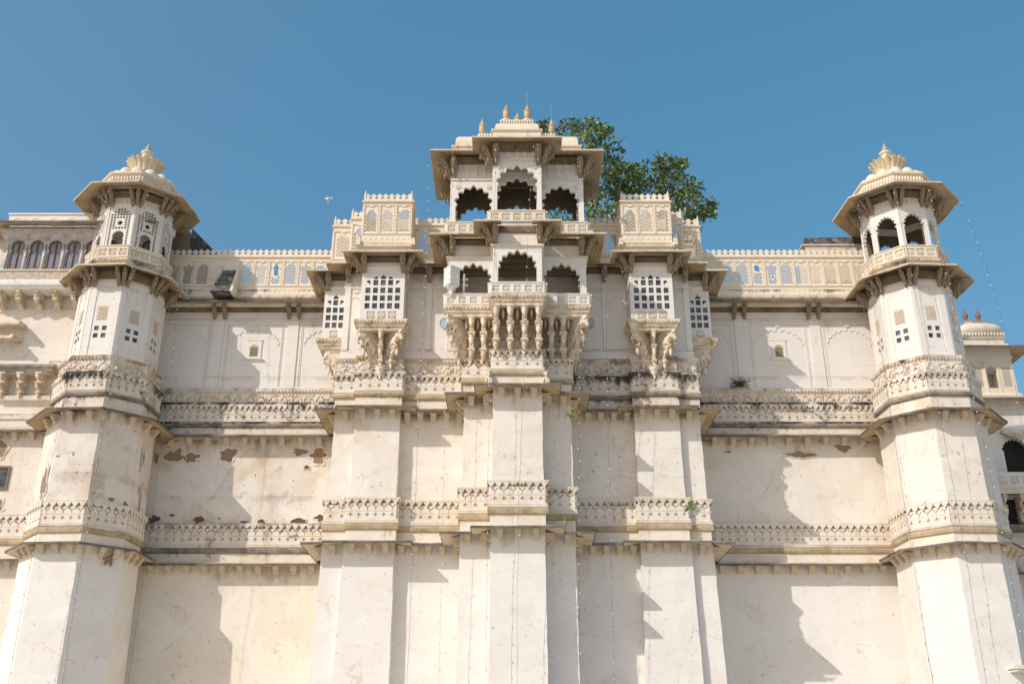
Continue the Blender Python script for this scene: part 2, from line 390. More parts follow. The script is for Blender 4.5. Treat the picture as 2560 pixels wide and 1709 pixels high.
# ------------------------------------------------------------------ 2D shapes
def rect(x0, x1, z0, z1): return [(x0, z0), (x1, z0), (x1, z1), (x0, z1)]
def ngon(cx, cz, r, n=8, a0=0.0, sy=1.0): return [(cx + r*math.cos(a0 + 2*PI*k/n), cz + sy*r*math.sin(a0 + 2*PI*k/n)) for k in range(n)]
def cross(cx, cz, r, k=0.32):
    a = r*k
    return [(cx-a, cz-r), (cx+a, cz-r), (cx+a, cz-a), (cx+r, cz-a), (cx+r, cz+a), (cx+a, cz+a), (cx+a, cz+r), (cx-a, cz+r), (cx-a, cz+a), (cx-r, cz+a), (cx-r, cz-a), (cx-a, cz-a)]
def arch(w_, z0, zs, za, n=9, bulge=0.5, cx=0.0, tip=True, k=5, wb=None):
    """cusped arch opening: jambs from z0 to zs, then n foils to the apex za"""
    pts = []
    base = []
    for i in range(n + 1):
        t = i / n
        ang = PI*(1-t)
        x = w_/2*math.cos(ang)
        z = zs + (za - zs)*(0.86*math.sin(ang)**0.9 + 0.06*(1-abs(math.cos(ang))))
        base.append((x, z))
    wb = wb or w_
    pts = [(-wb/2, z0)]
    if wb != w_: pts.append((-wb/2, zs - 0.10*(za-zs)))
    for i in range(n):
        a, b = base[i], base[i+1]
        mx, mz = (a[0]+b[0])/2, (a[1]+b[1])/2
        dx, dz = b[0]-a[0], b[1]-a[1]; L = math.hypot(dx, dz)
        nx, nz = -dz/L, dx/L
        for j in range(k + 1):
            if j == 0 and i > 0: continue
            t = j/k; h = math.sin(PI*t)*bulge*L
            if tip and i == n//2 and n % 2 == 1: h *= 1 + 0.5*max(0, 1 - abs(t-.5)*5)
            pts.append((a[0]+dx*t + nx*h, a[1]+dz*t + nz*h))
    if wb != w_: pts.append((wb/2, zs - 0.10*(za-zs)))
    pts.append((wb/2, z0))
    return [(p[0] + cx, p[1]) for p in pts]
def inside(p, poly):
    x, z = p; c = False; j = len(poly)-1
    for i in range(len(poly)):
        a, b = poly[i], poly[j]
        if (a[1] > z) != (b[1] > z) and x < (b[0]-a[0])*(z-a[1])/(b[1]-a[1]) + a[0]: c = not c
        j = i
    return c
def jali_holes(shape, pitch, kind=0, fill=0.44, skip=None):
    xs = [p[0] for p in shape]; zs = [p[1] for p in shape]
    out = []; row = 0
    dz = pitch*(0.87 if kind in (0, 1, 3) else 1.0)
    z = min(zs) + pitch*0.6
    while z < max(zs):
        nx = int((max(xs)-min(xs))/pitch) + 2
        for i in range(-nx, nx+1):
            x = (min(xs)+max(xs))/2 + (i + (0.5 if (row % 2 and kind != 2) else 0))*pitch
            r = pitch*fill
            n_, a0 = {0: (6, PI/6), 1: (4, 0.06), 2: (4, PI/4 + .02), 3: (3, PI/2 if (row+i) % 2 else -PI/2)}[kind]
            if kind == 2: r *= 1.3
            if kind in (1, 3): r *= 1.15
            h = ngon(x, z, r, n_, a0)
            if all(inside((x + (q[0]-x)*1.0, z + (q[1]-z)*1.0), shape) for q in h) and not (skip and any(skip(q) for q in h + [(x, z)])):
                out.append(h)
        z += dz; row += 1
    return out

# ------------------------------------------------------------------ architectural elements
def eave(plan, p, zl, zr, name, mat, parent, closed=False, th=0.085, slab=0.85, skip=None, jit=0.008, edge='eave_edge', top_dark=False):
    """sloping stone chhajja made of separate slabs, hips mitred; zl lip underside, zr root underside"""
    mb = MB(); ed = MB()
    inn = offset(plan, -0.05, closed); out = offset(plan, p, closed)
    n = len(plan)
    for i in range(n if closed else n-1):
        A, B, A2, B2 = inn[i], inn[(i+1) % n], out[i], out[(i+1) % n]
        L = max(math.dist(A, B), math.dist(A2, B2)); k = max(1, round(L/slab))
        if math.dist(A2, B2) < 0.02: continue
        for j in range(k):
            if skip and skip(i, j, k): continue
            g = 0.004/L
            t0, t1 = j/k + (g if j else 0), (j+1)/k - (g if j < k-1 else 0)
            dz = rnd.uniform(-jit, jit); dp = rnd.uniform(-1, 1)*jit*1.6
            lp = lambda a, b, t: (a[0]+(b[0]-a[0])*t, a[1]+(b[1]-a[1])*t)
            i0, i1, o0, o1 = lp(A, B, t0), lp(A, B, t1), lp(A2, B2, t0), lp(A2, B2, t1)
            o0 = lp(i0, o0, 1 + dp/p); o1 = lp(i1, o1, 1 + dp/p)
            zq = zl + dz
            mb.hexa([(*o0, zq), (*o1, zq), (*i1, zr+dz), (*i0, zr+dz)], [(*o0, zq+th), (*o1, zq+th), (*i1, zr+dz+th), (*i0, zr+dz+th)])
            # weathered drip edge, 3 mm proud of the lip
            e0, e1 = lp(i0, o0, 1 + 0.012/p), lp(i1, o1, 1 + 0.012/p)
            h0, h1 = lp(i0, o0, 1 - 0.02/p), lp(i1, o1, 1 - 0.02/p)
            ed.hexa([(*e0, zq-.006), (*e1, zq-.006), (*h1, zq-.006), (*h0, zq-.006)], [(*e0, zq+th+.012), (*e1, zq+th+.012), (*h1, zq+th+.012), (*h0, zq+th+.012)])
    o = part(name, mb, mat, parent)
    if edge: part('drip_edge', ed, edge, o)
    return o

_corb = {}
def corbel_mesh(w_, p, h, mat):
    k = (w_, p, h, mat)
    if k not in _corb:
        mb = MB()
        pr = [(-.02, 0), (p, 0), (p, -h*.28), (p*.82, -h*.36), (p*.82, -h*.52), (p*.6, -h*.60), (p*.55, -h*.85), (p*.3, -h), (-.02, -h)]
        mb.prism(pr, ((0, 0, 0), (1, 0), (0, -1)), -w_/2, w_/2)
        mb.prism([(0, 0), (p+.02, 0), (p+.02, -h*.12), (0, -h*.12)], ((0, 0, 0.003), (1, 0), (0, -1)), -w_/2-.02, w_/2+.02)
        _corb[k] = mb.mesh('corbel', M[mat])
    return _corb[k]
def corbels(plan, z, parent, pitch=0.58, w_=0.26, p=0.32, h=0.36, closed=False, mat='corbel', front=None, minl=0.6):
    me = corbel_mesh(w_, p, h, mat)
    for a, u, n, L in segs(plan, closed):
        if n[1] > 0.3: continue
        if L < minl: continue
        k = max(1, int(L/pitch))
        for j in range(k):
            t = (j + .5)*L/k
            o = part('corbel', me, None, parent, (a[0]+u[0]*t, a[1]+u[1]*t, z + rnd.uniform(-.01, .01)), math.atan2(u[1], u[0]) + rnd.uniform(-.02, .02))

def tooth_row(mb, plan, z0, z1, out, pitch, closed=False, t=0.05, kind=0):
    """row of hanging leaf teeth below a cornice"""
    for a, u, n, L in segs(plan, closed):
        if n[1] > 0.4: continue
        oa = out
        l0, l1 = -out*0.9, L + out*0.9
        if L < 0.25: continue
        k = max(1, round(L/pitch)); pi_ = L/k
        H = z1 - z0
        pts = [(.003, z1), (.003, z0 + H*.82)]
        for j in range(k):
            x = j*pi_; q = rnd.uniform(.9, 1.08); zt = z0 + H*rnd.uniform(-.05, .10)
            if rnd.random() < .04: zt = z0 + H*rnd.uniform(.35, .7)          # worn or broken leaf
            pts += [(x + pi_*.08, z0 + H*.82), (x + pi_*.13, z0 + H*.58), (x + pi_*.30, z0 + H*.40), (x + pi_*.5, zt), (x + pi_*.70, z0 + H*.40), (x + pi_*.87, z0 + H*.58), (x + pi_*.92, z0 + H*.82)]
        pts += [(L-.003, z0 + H*.82)]
        pts += [(L-.003, z1)]
        mb.plate(pts[::-1], [], ((a[0], a[1], 0), u, n), out - t, out)

def cross_band(mb, plan, z0, z1, pitch=0.38, closed=False, out=0.07, ypos=0.78, cpos=0.36):
    """slab band pierced by crosses and heart-and-stem motifs, open sunk ornament in front of the wall"""
    H = z1 - z0
    for a, u, n, L in segs(plan, closed):
        if n[1] > 0.4 or L < 0.25: continue
        k = max(1, int(L/pitch + 0.3)); pi_ = L/k
        holes = []
        for j in range(k):
            x = (j + .5)*pi_
            holes.append(cross(x, z0 + H*cpos, 0.085))
            zc = z0 + H*ypos
            r = pi_*.36
            holes.append([(x - .018, zc - H*.17), (x + .018, zc - H*.17), (x + .022, zc - H*.03), (x + r*.75, zc + H*.05), (x + r, zc + H*.13), (x + r*.66, zc + H*.14), (x + r*.45, zc + H*.07), (x, zc + H*.02), (x - r*.45, zc + H*.07), (x - r*.66, zc + H*.14), (x - r, zc + H*.13), (x - r*.75, zc + H*.05), (x - .022, zc - H*.03)])
        mb.plate(rect(.003, L-.003, z0, z1), holes, ((a[0], a[1], 0), u, n), 0.002, out)
        # thin fillets
        mb.prism([(out, z0 + H*.555), (out + .014, z0 + H*.555), (out + .014, z0 + H*.58), (out, z0 + H*.58)], ((a[0], a[1], 0), u, n), -out, L + out)
        mb.prism([(out, z0 + H*.12), (out + .02, z0 + H*.10), (out + .02, z0 + H*.02), (out, z0)], ((a[0], a[1], 0), u, n), -out, L + out)

def relief_band(mb, plan, z0, z1, closed=False, seed=1, pitch=0.6):
    """carved procession frieze: panels with arched trees and animals in low relief"""
    q = random.Random(seed); H = z1 - z0
    for a, u, n, L in segs(plan, closed):
        if n[1] > 0.4 or L < 0.35: continue
        k = max(1, round(L/pitch)); pi_ = L/k
        def W(x, z, o): return (a[0]+u[0]*x+n[0]*o, a[1]+u[1]*x+n[1]*o, z)
        for j in range(k):
            x0 = j*pi_
            pts = [W(x0 + pi_*(.08 + .84*i/8), z0 + H*(.18 + q.uniform(.5, .66)*math.sin(PI*i/8)**.7), .025) for i in range(9)]
            mb.limb(pts, [q.uniform(.012, .02)]*9, 5)
            # animal: body, legs, head, trunk
            s = q.choice((-1, 1)); xc = x0 + pi_*.5 + q.uniform(-.05, .05); b = H*q.uniform(.20, .26)
            zb = z0 + H*.36
            c = W(xc, zb, .02)
            mb.ball(c, (max(.05, abs(u[0])*b*1.1), max(.05, abs(u[1])*b*1.1) if abs(u[1]) > .3 else .05, b*.62), 8, 5)
            for dx in (-.7, -.25, .3, .7):
                mb.limb([W(xc + dx*b, zb - b*.2, .03), W(xc + dx*b + q.uniform(-.02, .02), z0 + .01, .03)], [.03, .02], 5)
            mb.limb([W(xc + s*b*.9, zb + b*.3, .03), W(xc + s*b*1.5, zb + b*.5, .04), W(xc + s*b*1.7, zb - b*.3, .03)], [.05, .045, .02], 5)
            for _ in range(7):
                xx = x0 + q.uniform(.08, .92)*pi_; zz = z0 + H*q.uniform(.12, .92)
                mb.limb([W(xx-.05, zz-.03, .02), W(xx, zz+.02, .03), W(xx+.06, zz-.02, .02)], [.015, .025, .015], 5)

def crest(mb, plan, z0, h, t=0.09, pitch=0.31, closed=False, minl=0.3):
    """parapet crest of rounded merlons with round openings between them"""
    for a, u, n, L in segs(plan, closed):
        if L < minl: continue
        k = max(1, round(L/pitch)); pi_ = L/k
        pts = [(.004, z0)]; holes = []
        for j in range(k):
            x = j*pi_
            for i in range(9):
                tt = i/8
                pts.append((x + pi_*(.02 + .96*tt), z0 + h*(.62 + .30*math.sin(PI*tt)**.8 + (.08 if i == 4 else 0))))
            if j: holes.append(ngon(x, z0 + h*.42, pi_*.26, 8, PI/8, .95))
        pts.append((L-.004, z0))
        mb.plate(pts[::-1], holes, ((a[0], a[1], 0), u, n), -t, 0)

_ros = {}
def rosette_mesh(r, mat='carved'):
    if (r, mat) not in _ros:
        mb = MB(); n = 16
        prof = [(1.0, 0), (1.0, .18), (.86, .22), (.78, .08), (.62, .10), (.55, .24), (.42, .22), (.36, .1), (.24, .14), (.16, .3), (.02, .34)]
        rings = []
        for q, h in prof:
            wob = .10 if q > .5 else 0.06
            rings.append([(r*q*(1 + wob*math.cos(8*2*PI*j/n*1.0))*math.cos(2*PI*j/n), -r*h, r*q*(1 + wob*math.cos(8*2*PI*j/n))*math.sin(2*PI*j/n)) for j in range(n)])
        mb.loft(rings, True, False, True)
        for j in range(8):
            a = 2*PI*(j+.5)/8
            mb.ball((r*.68*math.cos(a), -r*.12, r*.68*math.sin(a)), (r*.14, r*.14, r*.14), 6, 4)
        _ros[(r, mat)] = mb.mesh('rosette', M[mat])
    return _ros[(r, mat)]

def railing(plan, z0, z1, parent, flare=0.06, closed=False, pitch=0.5, mat='marble', only=None, rmat='carved', out=0.0, gap=True):
    """solid stone balustrade with framed square panels holding rosettes"""
    mb = MB(); ros = []
    H = z1 - z0
    for si, (a, u, n, L) in enumerate(segs(plan, closed)):
        if only and si not in only: continue
        k = max(1, round(L/pitch)); pi_ = L/k
        s = min(pi_*.36, H*.34)
        holes = []
        for j in range(k):
            x = (j + .5)*pi_; zc = z0 + H*.48
            holes.append(rect(x-s, x+s, zc-s, zc+s))
            ros.append((a[0]+u[0]*x + n[0]*.03, a[1]+u[1]*x + n[1]*.03, zc, math.atan2(u[1], u[0]), s*.86))
        mb.plate(rect(.003, L-.003, z0, z1), holes, ((a[0], a[1], 0), u, n), 0.03, 0.085)
        mb.plate(rect(.003, L-.003, z0, z1), [], ((a[0], a[1], 0), u, n), -0.06, 0.028)
        mb.prism([(-.08, z1), (.11, z1), (.13, z1+.03), (.13, z1+.07), (-.08, z1+.07)], ((a[0], a[1], 0), u, n), -.0, L)
    o = part('railing', mb, mat, parent)
    for x, y, z, r_, s in ros:
        part('rosette', rosette_mesh(round(s, 2), rmat), None, o, (x, y, z), r_)
    return o

def base_molding(mb, plan, ztop, h, out, closed=False, pitch=0.16):
    """stepped inverted cornice under a balcony, with beaded edge"""
    mb.sweep(plan, [(-.3, ztop), (out, ztop), (out, ztop-h*.16), (out*.9, ztop-h*.2), (out*.9, ztop-h*.36), (out*.55, ztop-h*.5), (out*.5, ztop-h*.66), (out*.2, ztop-h*.74), (out*.05, ztop-h), (-.3, ztop-h)], closed)
    tooth_row(mb, offset(plan, out*.9, closed), ztop-h*.40, ztop-h*.16, .03, pitch, closed, .03)

def spindle(mb, c, h, r, n=8):
    """hanging turned pendant"""
    mb.lathe([(r*.5, 0), (r, -h*.10), (r*.6, -h*.2), (r*1.05, -h*.34), (r*.7, -h*.5), (r*.9, -h*.58), (r*.45, -h*.74), (r*.5, -h*.8), (r*.05, -h)], c, n)

_br = {}
def bracket_mesh(p, h, w_, mat='bracket', beast=False):
    """serpentine carved bracket; top at z=0, hangs h, projects p towards -y"""
    k = (p, h, w_, mat, beast)
    if k in _br: return _br[k]
    mb = MB(); fr = ((0, 0, 0), (1, 0), (0, -1))
    pr = [(-.02, 0), (p, 0), (p, -h*.07), (p*.9, -h*.10), (p*.86, -h*.20), (p*.74, -h*.24), (p*.70, -h*.36), (p*.78, -h*.40), (p*.78, -h*.46), (p*.62, -h*.50), (p*.48, -h*.60), (p*.44, -h*.72), (p*.5, -h*.76), (p*.46, -h*.82), (p*.28, -h*.88), (p*.2, -h*.96), (-.02, -h)]
    mb.prism(pr, fr, -w_*.36, w_*.36)
    for zz, pp, hh in ((0, p, .05), (-h*.38, p*.8, .045), (-h*.74, p*.52, .04)):
        mb.prism([(0, zz+.002), (pp+.03, zz+.002), (pp+.03, zz-hh*h/1.0), (pp*.9, zz-hh*h*1.8), (0, zz-hh*h*1.8)], fr, -w_*.55, w_*.55)
    spindle(mb, (0, -p*.92, -h*.06), h*.24, w_*.46)
    spindle(mb, (0, -p*.72, -h*.45), h*.26, w_*.46)
    spindle(mb, (0, -p*.42, -h*.80), h*.24, w_*.44)
    if beast:
        # rearing elephant carved on the bracket's back: body, head, trunk, legs, ears
        mb.limb([(0, -p*.25, -h*.52), (0, -p*.42, -h*.36), (0, -p*.62, -h*.22), (0, -p*.78, -h*.14)], [w_*.7, w_*.95, w_*.85, w_*.5], 10)
        mb.ball((0, -p*.84, -h*.15), (w_*.6, w_*.7, w_*.7))
        mb.limb([(0, -p*.92, -h*.17), (0, -p*1.02, -h*.25), (0, -p*.98, -h*.36), (0, -p*.9, -h*.38)], [w_*.34, w_*.26, w_*.2, w_*.12], 8)
        for sx in (-1, 1):
            mb.ball((sx*w_*.62, -p*.76, -h*.15), (w_*.12, w_*.42, w_*.5))
            mb.limb([(sx*w_*.5, -p*.62, -h*.28), (sx*w_*.55, -p*.74, -h*.38), (sx*w_*.5, -p*.7, -h*.46)], [w_*.3, w_*.24, w_*.2], 7)
            mb.limb([(sx*w_*.55, -p*.3, -h*.46), (sx*w_*.6, -p*.36, -h*.6), (sx*w_*.5, -p*.3, -h*.7)], [w_*.36, w_*.28, w_*.22], 7)
    _br[k] = mb.mesh('bracket', M[mat])
    return _br[k]

_cb = {}
def capital_bracket(p, h, w_, mat='bracket_dark'):
    """small sculpted eave bracket, three scrolls"""
    k = (p, h, w_, mat)
    if k in _cb: return _cb[k]
    mb = MB(); fr = ((0, 0, 0), (1, 0), (0, -1))
    pr = [(-.02, 0), (p, 0), (p, -h*.12), (p*.84, -h*.18), (p*.9, -h*.30), (p*.62, -h*.36), (p*.60, -h*.5), (p*.38, -h*.58), (p*.36, -h*.72), (p*.2, -h*.84), (-.02, -h)]
    mb.prism(pr, fr, -w_/2, w_/2)
    for sx in (-1, 1):
        mb.limb([(sx*w_*.5, -p*.9, -h*.1), (sx*w_*.62, -p*.72, -h*.3), (sx*w_*.5, -p*.5, -h*.46), (sx*w_*.55, -p*.3, -h*.66), (sx*w_*.3, -p*.12, -h*.95)], [w_*.18, w_*.26, w_*.2, w_*.22, w_*.1], 6)
    spindle(mb, (0, -p*.9, -h*.1), h*.42, w_*.36)
    spindle(mb, (0, -p*.45, -h*.5), h*.46, w_*.34)
    mb.ball((0, -p*.66, -h*.36), w_*.42, 8, 5)
    _cb[k] = mb.mesh('bracket', M[mat])
    return _cb[k]

def blind_arch(mb, fr, w_, z0, z1, za, zs, t=0.02):
    """cusped arch line carved on a wall panel: slim moulded rib plus panel border"""
    pts = arch(w_, zs - .02, zs, za, 11, .42, 0, True, 4)
    inner = [(p[0]*.955, p[1] - .035) for p in pts]
    O, u, n = fr
    P = lambda q, o: (O[0]+u[0]*q[0]+n[0]*o, O[1]+u[1]*q[0]+n[1]*o, O[2]+q[1])
    m = len(pts)
    rings = [[P(p, 0) for p in pts], [P(p, t) for p in pts], [P(p, t) for p in inner], [P(p, 0) for p in inner]]
    mb.loft(rings)
    hw = w_/2 + .12
    for x0, x1, a, b in ((-hw-.035, -hw, z0, z1), (hw, hw+.035, z0, z1), (-hw-.035, hw+.035, z1, z1+.04), (-hw-.10, -hw-.08, z0, z1+.09), (hw+.08, hw+.10, z0, z1+.09), (-hw-.1, hw+.1, z1+.09, z1+.115)):
        mb.plate(rect(x0, x1, a, b), [], fr, -.01, t*.8)
    mb.plate(rect(-.11, .11, z1-.03, z1+.07), [], fr, -.01, t*1.8)

def blob(cx, cz, rx, rz, seed, n=22, rough=.35):
    q = random.Random(seed); ph = [q.uniform(0, 6.28) for _ in range(5)]; am = [q.uniform(.3, 1) for _ in range(5)]
    out = []
    for k in range(n):
        a = 2*PI*k/n
        r = 1 + rough*sum(am[i]*math.sin((i+2)*a + ph[i]) for i in range(5))/2.2 + q.uniform(-.08, .08)
        r = max(.3, r)
        out.append((cx + rx*r*math.cos(a), cz + rz*r*math.sin(a)))
    return out
def patches(parent, name, mat, lst, fr, t=0.006, rim='plaster_old'):
    """fallen plaster: masonry showing inside a thick crumbled rim of the surviving coat"""
    for i, (cx, cz, rx, rz, sd) in enumerate(lst):
        q = random.Random(sd*7)
        inner = blob(cx, cz, rx, rz, sd, 44, .38)
        mb = MB(); mb.plate(inner, [], fr, -.01, t)
        o = part(name, mb, mat, parent)
        outer = []
        for k, p in enumerate(inner):
            g = 1.10 + .10*math.sin(k*.9 + sd) + q.uniform(0, .12)
            outer.append((cx + (p[0]-cx)*g + (.02 if p[0] > cx else -.02), cz + (p[1]-cz)*g + (.02 if p[1] > cz else -.02)))
        hole = [(cx + (p[0]-cx)*.97, cz + (p[1]-cz)*.97) for p in inner]
        mb = MB(); mb.plate(outer, [hole], fr, -.01, .035)
        part('broken_plaster_rim', mb, rim, o)

# ------------------------------------------------------------------ ground
gm = MB(); gm.box(-300, 300, -300, 300, -0.3, 0)
g = part('ground', gm, 'ground', None); g['kind'] = 'structure'; g['label'] = 'pale stone courtyard ground in front of the palace'

def FR(y, x=0.0): return ((x, y, 0), (1, 0), (0, -1))

# ================================================================== CENTRAL PALACE BLOCK
base(0, 45, 0)
CB = thing('palace_block', 'tall cream central palace block with stepped buttresses, balconies and gridded bay windows', 'palace', tuple(G))
def half(c, yc, s, ys, rp, yr, ps, yp, s2, y2, yb=48.6):
    h = [(c, yc), (c, ys), (s, ys), (s, yr), (rp, yr), (rp, yp), (ps, yp), (ps, y2), (s2, y2), (s2, yb)]
    return [(-x, y) for x, y in h[::-1]] + h
lowA = half(1.20, 41.5, 2.50, 42.62, 5.30, 44.88, 7.78, 44.30, 8.82, 44.66)
lowB = half(1.11, 41.66, 2.42, 42.74, 5.36, 44.95, 7.55, 44.45, 8.55, 44.75)
midA = half(1.10, 41.62, 2.39, 42.72, 5.36, 44.95, 7.46, 44.42, 8.47, 44.75)
midB = half(1.05, 41.66, 2.36, 42.74, 5.36, 44.97, 7.40, 44.45, 8.40, 44.78)
def ringz(pl, z): return [(x, y, z) for x, y in pl]
def wall_rings(pa, pb, z0, z1, n, j=.016):
    out = []
    for k in range(n + 1):
        t = k/n; e_ = 0 if k in (0, n) else j
        out.append([(p[0]+(q[0]-p[0])*t + rnd.uniform(-e_, e_), p[1]+(q[1]-p[1])*t + rnd.uniform(-e_, e_), z0 + (z1-z0)*t) for p, q in zip(pa, pb)])
    return out
def lerp_plan(a, b, t): return [(p[0]+(q[0]-p[0])*t, p[1]+(q[1]-p[1])*t) for p, q in zip(a, b)]
mb = MB(); mb.loft(wall_rings(lowA, lowB, 0, 11.25, 22))
part('lower_wall', mb, 'plaster', CB)
mb = MB(); mb.loft(wall_rings(midA, midB, 11.0, 17.4, 14))
part('middle_wall', mb, 'plaster_mid', CB)

# lower eave, frieze
e = eave(lowB, 0.80, 10.90, 11.12, 'lower_eave', 'eave_low', CB)
corbels(lowB, 10.98, e, 0.58, 0.25, 0.36, 0.36)
def low_frieze(parent, plan, closed=False, dz=0.0, broken=None, mat='carved'):
    mb = MB()
    mb.sweep(plan, [(.05, 11.1+dz), (.05, 11.63+dz)], closed, False)
    mb.sweep(plan, [(.10, 11.88+dz), (.15, 11.93+dz), (.15, 11.99+dz), (.045, 12.0+dz), (.045, 12.86+dz)], closed, False)
    cross_band(mb, offset(plan, .045, closed), 12.0+dz, 12.80+dz, .38, closed)
    tooth_row(mb, offset(plan, .17, closed), 12.72+dz, 12.99+dz, .02, .33, closed)
    mb.sweep(plan, [(.192, 12.987+dz), (.20, 13.04+dz), (0, 13.05+dz)], closed, False)
    o = part('carved_frieze', mb, mat, parent)
    mm = 'mould_dark' if mat == 'carved_dark' else 'mould'
    q = MB(); q.sweep(plan, [(.05, 11.62+dz), (.14, 11.66+dz), (.16, 11.80+dz), (.10, 11.88+dz)], closed, False); part('moulding', q, mm, o)
    q = MB(); q.sweep(plan, [(.045, 12.86+dz), (.07, 12.90+dz), (.192, 12.987+dz)], closed, False); part('cornice_soffit', q, 'mould', o)
    return o
low_frieze(CB, midA)
# middle eave and frieze
eave(midB, 0.80, 17.03, 17.27, 'middle_eave', 'eave', CB)
e = [o for o in CB.children if o.name.startswith('middle_eave')][0]
corbels(midB, 17.12, e, 0.58, 0.25, 0.36, 0.36, mat='corbel')
def mid_lower(mb, plan, closed=False, dz=0.0):
    mb.sweep(plan, [(.05, 17.2+dz), (.05, 17.81+dz)], closed, False)
    mb.sweep(plan, [(.10, 18.02+dz), (.12, 18.06+dz), (.045, 18.07+dz), (.045, 18.84+dz)], closed, False)
    mb.sweep(plan, [(.192, 18.952+dz), (.19, 19.0+dz), (.03, 19.02+dz)], closed, False)
    cross_band(mb, offset(plan, .045, closed), 18.07+dz, 18.80+dz, .385, closed)
    tooth_row(mb, offset(plan, .17, closed), 18.70+dz, 18.96+dz, .02, .28, closed)
def mid_mould(o, plan, closed=False, dz=0.0, mat='mould'):
    q = MB(); q.sweep(plan, [(.05, 17.80+dz), (.15, 17.84+dz), (.17, 17.94+dz), (.10, 18.02+dz)], closed, False); part('moulding', q, mat, o)
    q = MB(); q.sweep(plan, [(.045, 18.84+dz), (.06, 18.88+dz), (.192, 18.952+dz)], closed, False); part('cornice_soffit', q, 'mould', o)
def mid_upper(mb, plan, closed=False, seed=1):
    mb.sweep(plan, [(.03, 19.0), (.03, 19.62), (.06, 19.64), (.13, 19.74), (.14, 19.83), (-.3, 19.84)], closed, False)
    relief_band(mb, offset(plan, .03, closed), 19.05, 19.60, closed, seed)
    tooth_row(mb, offset(plan, .12, closed), 19.62, 19.77, .02, .17, closed, .04)
sideL, cen, sideR = midB[:7], midB[6:14], midB[13:]
for sd, pl in ((1, sideL), (2, sideR)):
    mb = MB(); mid_lower(mb, pl); mid_upper(mb, pl, False, sd)
    o = part('carved_frieze', mb, 'carved' if sd == 1 else 'carved_dark', CB); mid_mould(o, pl, False, 0, 'mould' if sd == 1 else 'mould_dark')
mb = MB(); mid_lower(mb, cen, False, -0.05)
o = part('carved_frieze', mb, 'carved', CB); mid_mould(o, cen, False, -.05)

# upper wall with blind arches and pilasters
up = [(-8.36, 48.6), (-8.36, 44.9), (8.36, 44.9), (8.36, 48.6)]
mb = MB(); mb.loft([ringz(up, 19.8), ringz(up, 25.2)])
part('upper_wall', mb, 'marble', CB)
mb = MB()
mb.sweep(midB[6:14], [(0, 18.9), (-.02, 20.9)])
part('balcony_pedestal', mb, 'bracket', CB)
for sx in (-1, 1):
    mb = MB()
    for xc, w_ in ((3.72, .72), (4.78, .72), (7.83, .55)):
        blind_arch(mb, FR(44.9, sx*xc), w_, 20.5, 23.35, 23.15, 22.55, .03)
    for xc in (4.25, 8.2, 3.2):
        mb.box(sx*xc-.13, sx*xc+.13, 44.83, 44.92, 20.3, 24.0)
    mb.box(min(sx*3.0, sx*8.4), max(sx*3.0, sx*8.4), 44.85, 44.92, 23.55, 23.70)
    mb.box(min(sx*2.3, sx*8.38), max(sx*2.3, sx*8.38), 44.80, 44.92, 19.85, 20.22)
    part('wall_panelling', mb, 'marble', CB)
for sx in (-1, 1):
    mb = MB(); mb.add([(sx*3.42+.27*math.cos(2*PI*j/24), 44.84, 21.72+.27*math.sin(2*PI*j/24)) for j in range(24)] + [(sx*3.42+.27*math.cos(2*PI*j/24), 44.88, 21.72+.27*math.sin(2*PI*j/24)) for j in range(24)],
        [tuple(range(24))] + [(j, (j+1) % 24, 24+(j+1) % 24, 24+j) for j in range(24)])
    d = part('blue_disc', mb, 'blue', CB)
    mb = MB(); mb.plate(ngon(0, 21.72, .305, 28), [ngon(0, 21.72, .265, 28)], FR(44.9, sx*3.42), 0, .08)
    part('rim', mb, 'grey_pole', d)

# ---- central stepped balcony (bay open behind cusped arches)
bay = [(-3.16, 44.9), (-3.16, 42.0), (-1.10, 42.0), (-1.10, 40.8), (1.10, 40.8), (1.10, 42.0), (3.16, 42.0), (3.16, 44.9)]
BAL = MB()
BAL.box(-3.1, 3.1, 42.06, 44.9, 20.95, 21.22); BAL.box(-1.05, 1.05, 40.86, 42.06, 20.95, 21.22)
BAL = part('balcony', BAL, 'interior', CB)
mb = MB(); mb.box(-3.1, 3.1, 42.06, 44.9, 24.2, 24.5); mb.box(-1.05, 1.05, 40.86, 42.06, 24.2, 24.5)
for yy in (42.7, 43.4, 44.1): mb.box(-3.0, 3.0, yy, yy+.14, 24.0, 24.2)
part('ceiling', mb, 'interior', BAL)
mb = MB(); base_molding(mb, bay, 21.27, 0.52, 0.17)
for yy in (42.5, 43.1, 43.7): mb.box(-3.05, 3.05, yy, yy+.12, 20.80, 20.95)
part('base_moulding', mb, 'bracket', BAL)
mb = MB()
def arch_plate(mb, fr, x0, x1, z0, z1, xc, w_, zs, za, n=9, t=.20, wb=None, zb=None):
    mb.plate(rect(x0, x1, z0, z1), [arch(w_, (zb if zb is not None else z0+.001), zs, za, n, .5, xc, wb=wb)], fr, -t, 0)
arch_plate(mb, FR(40.8), -1.10, 1.10, 21.25, 23.68, 0, 1.50, 22.72, 23.40, 7, .2, 1.72, 21.35)
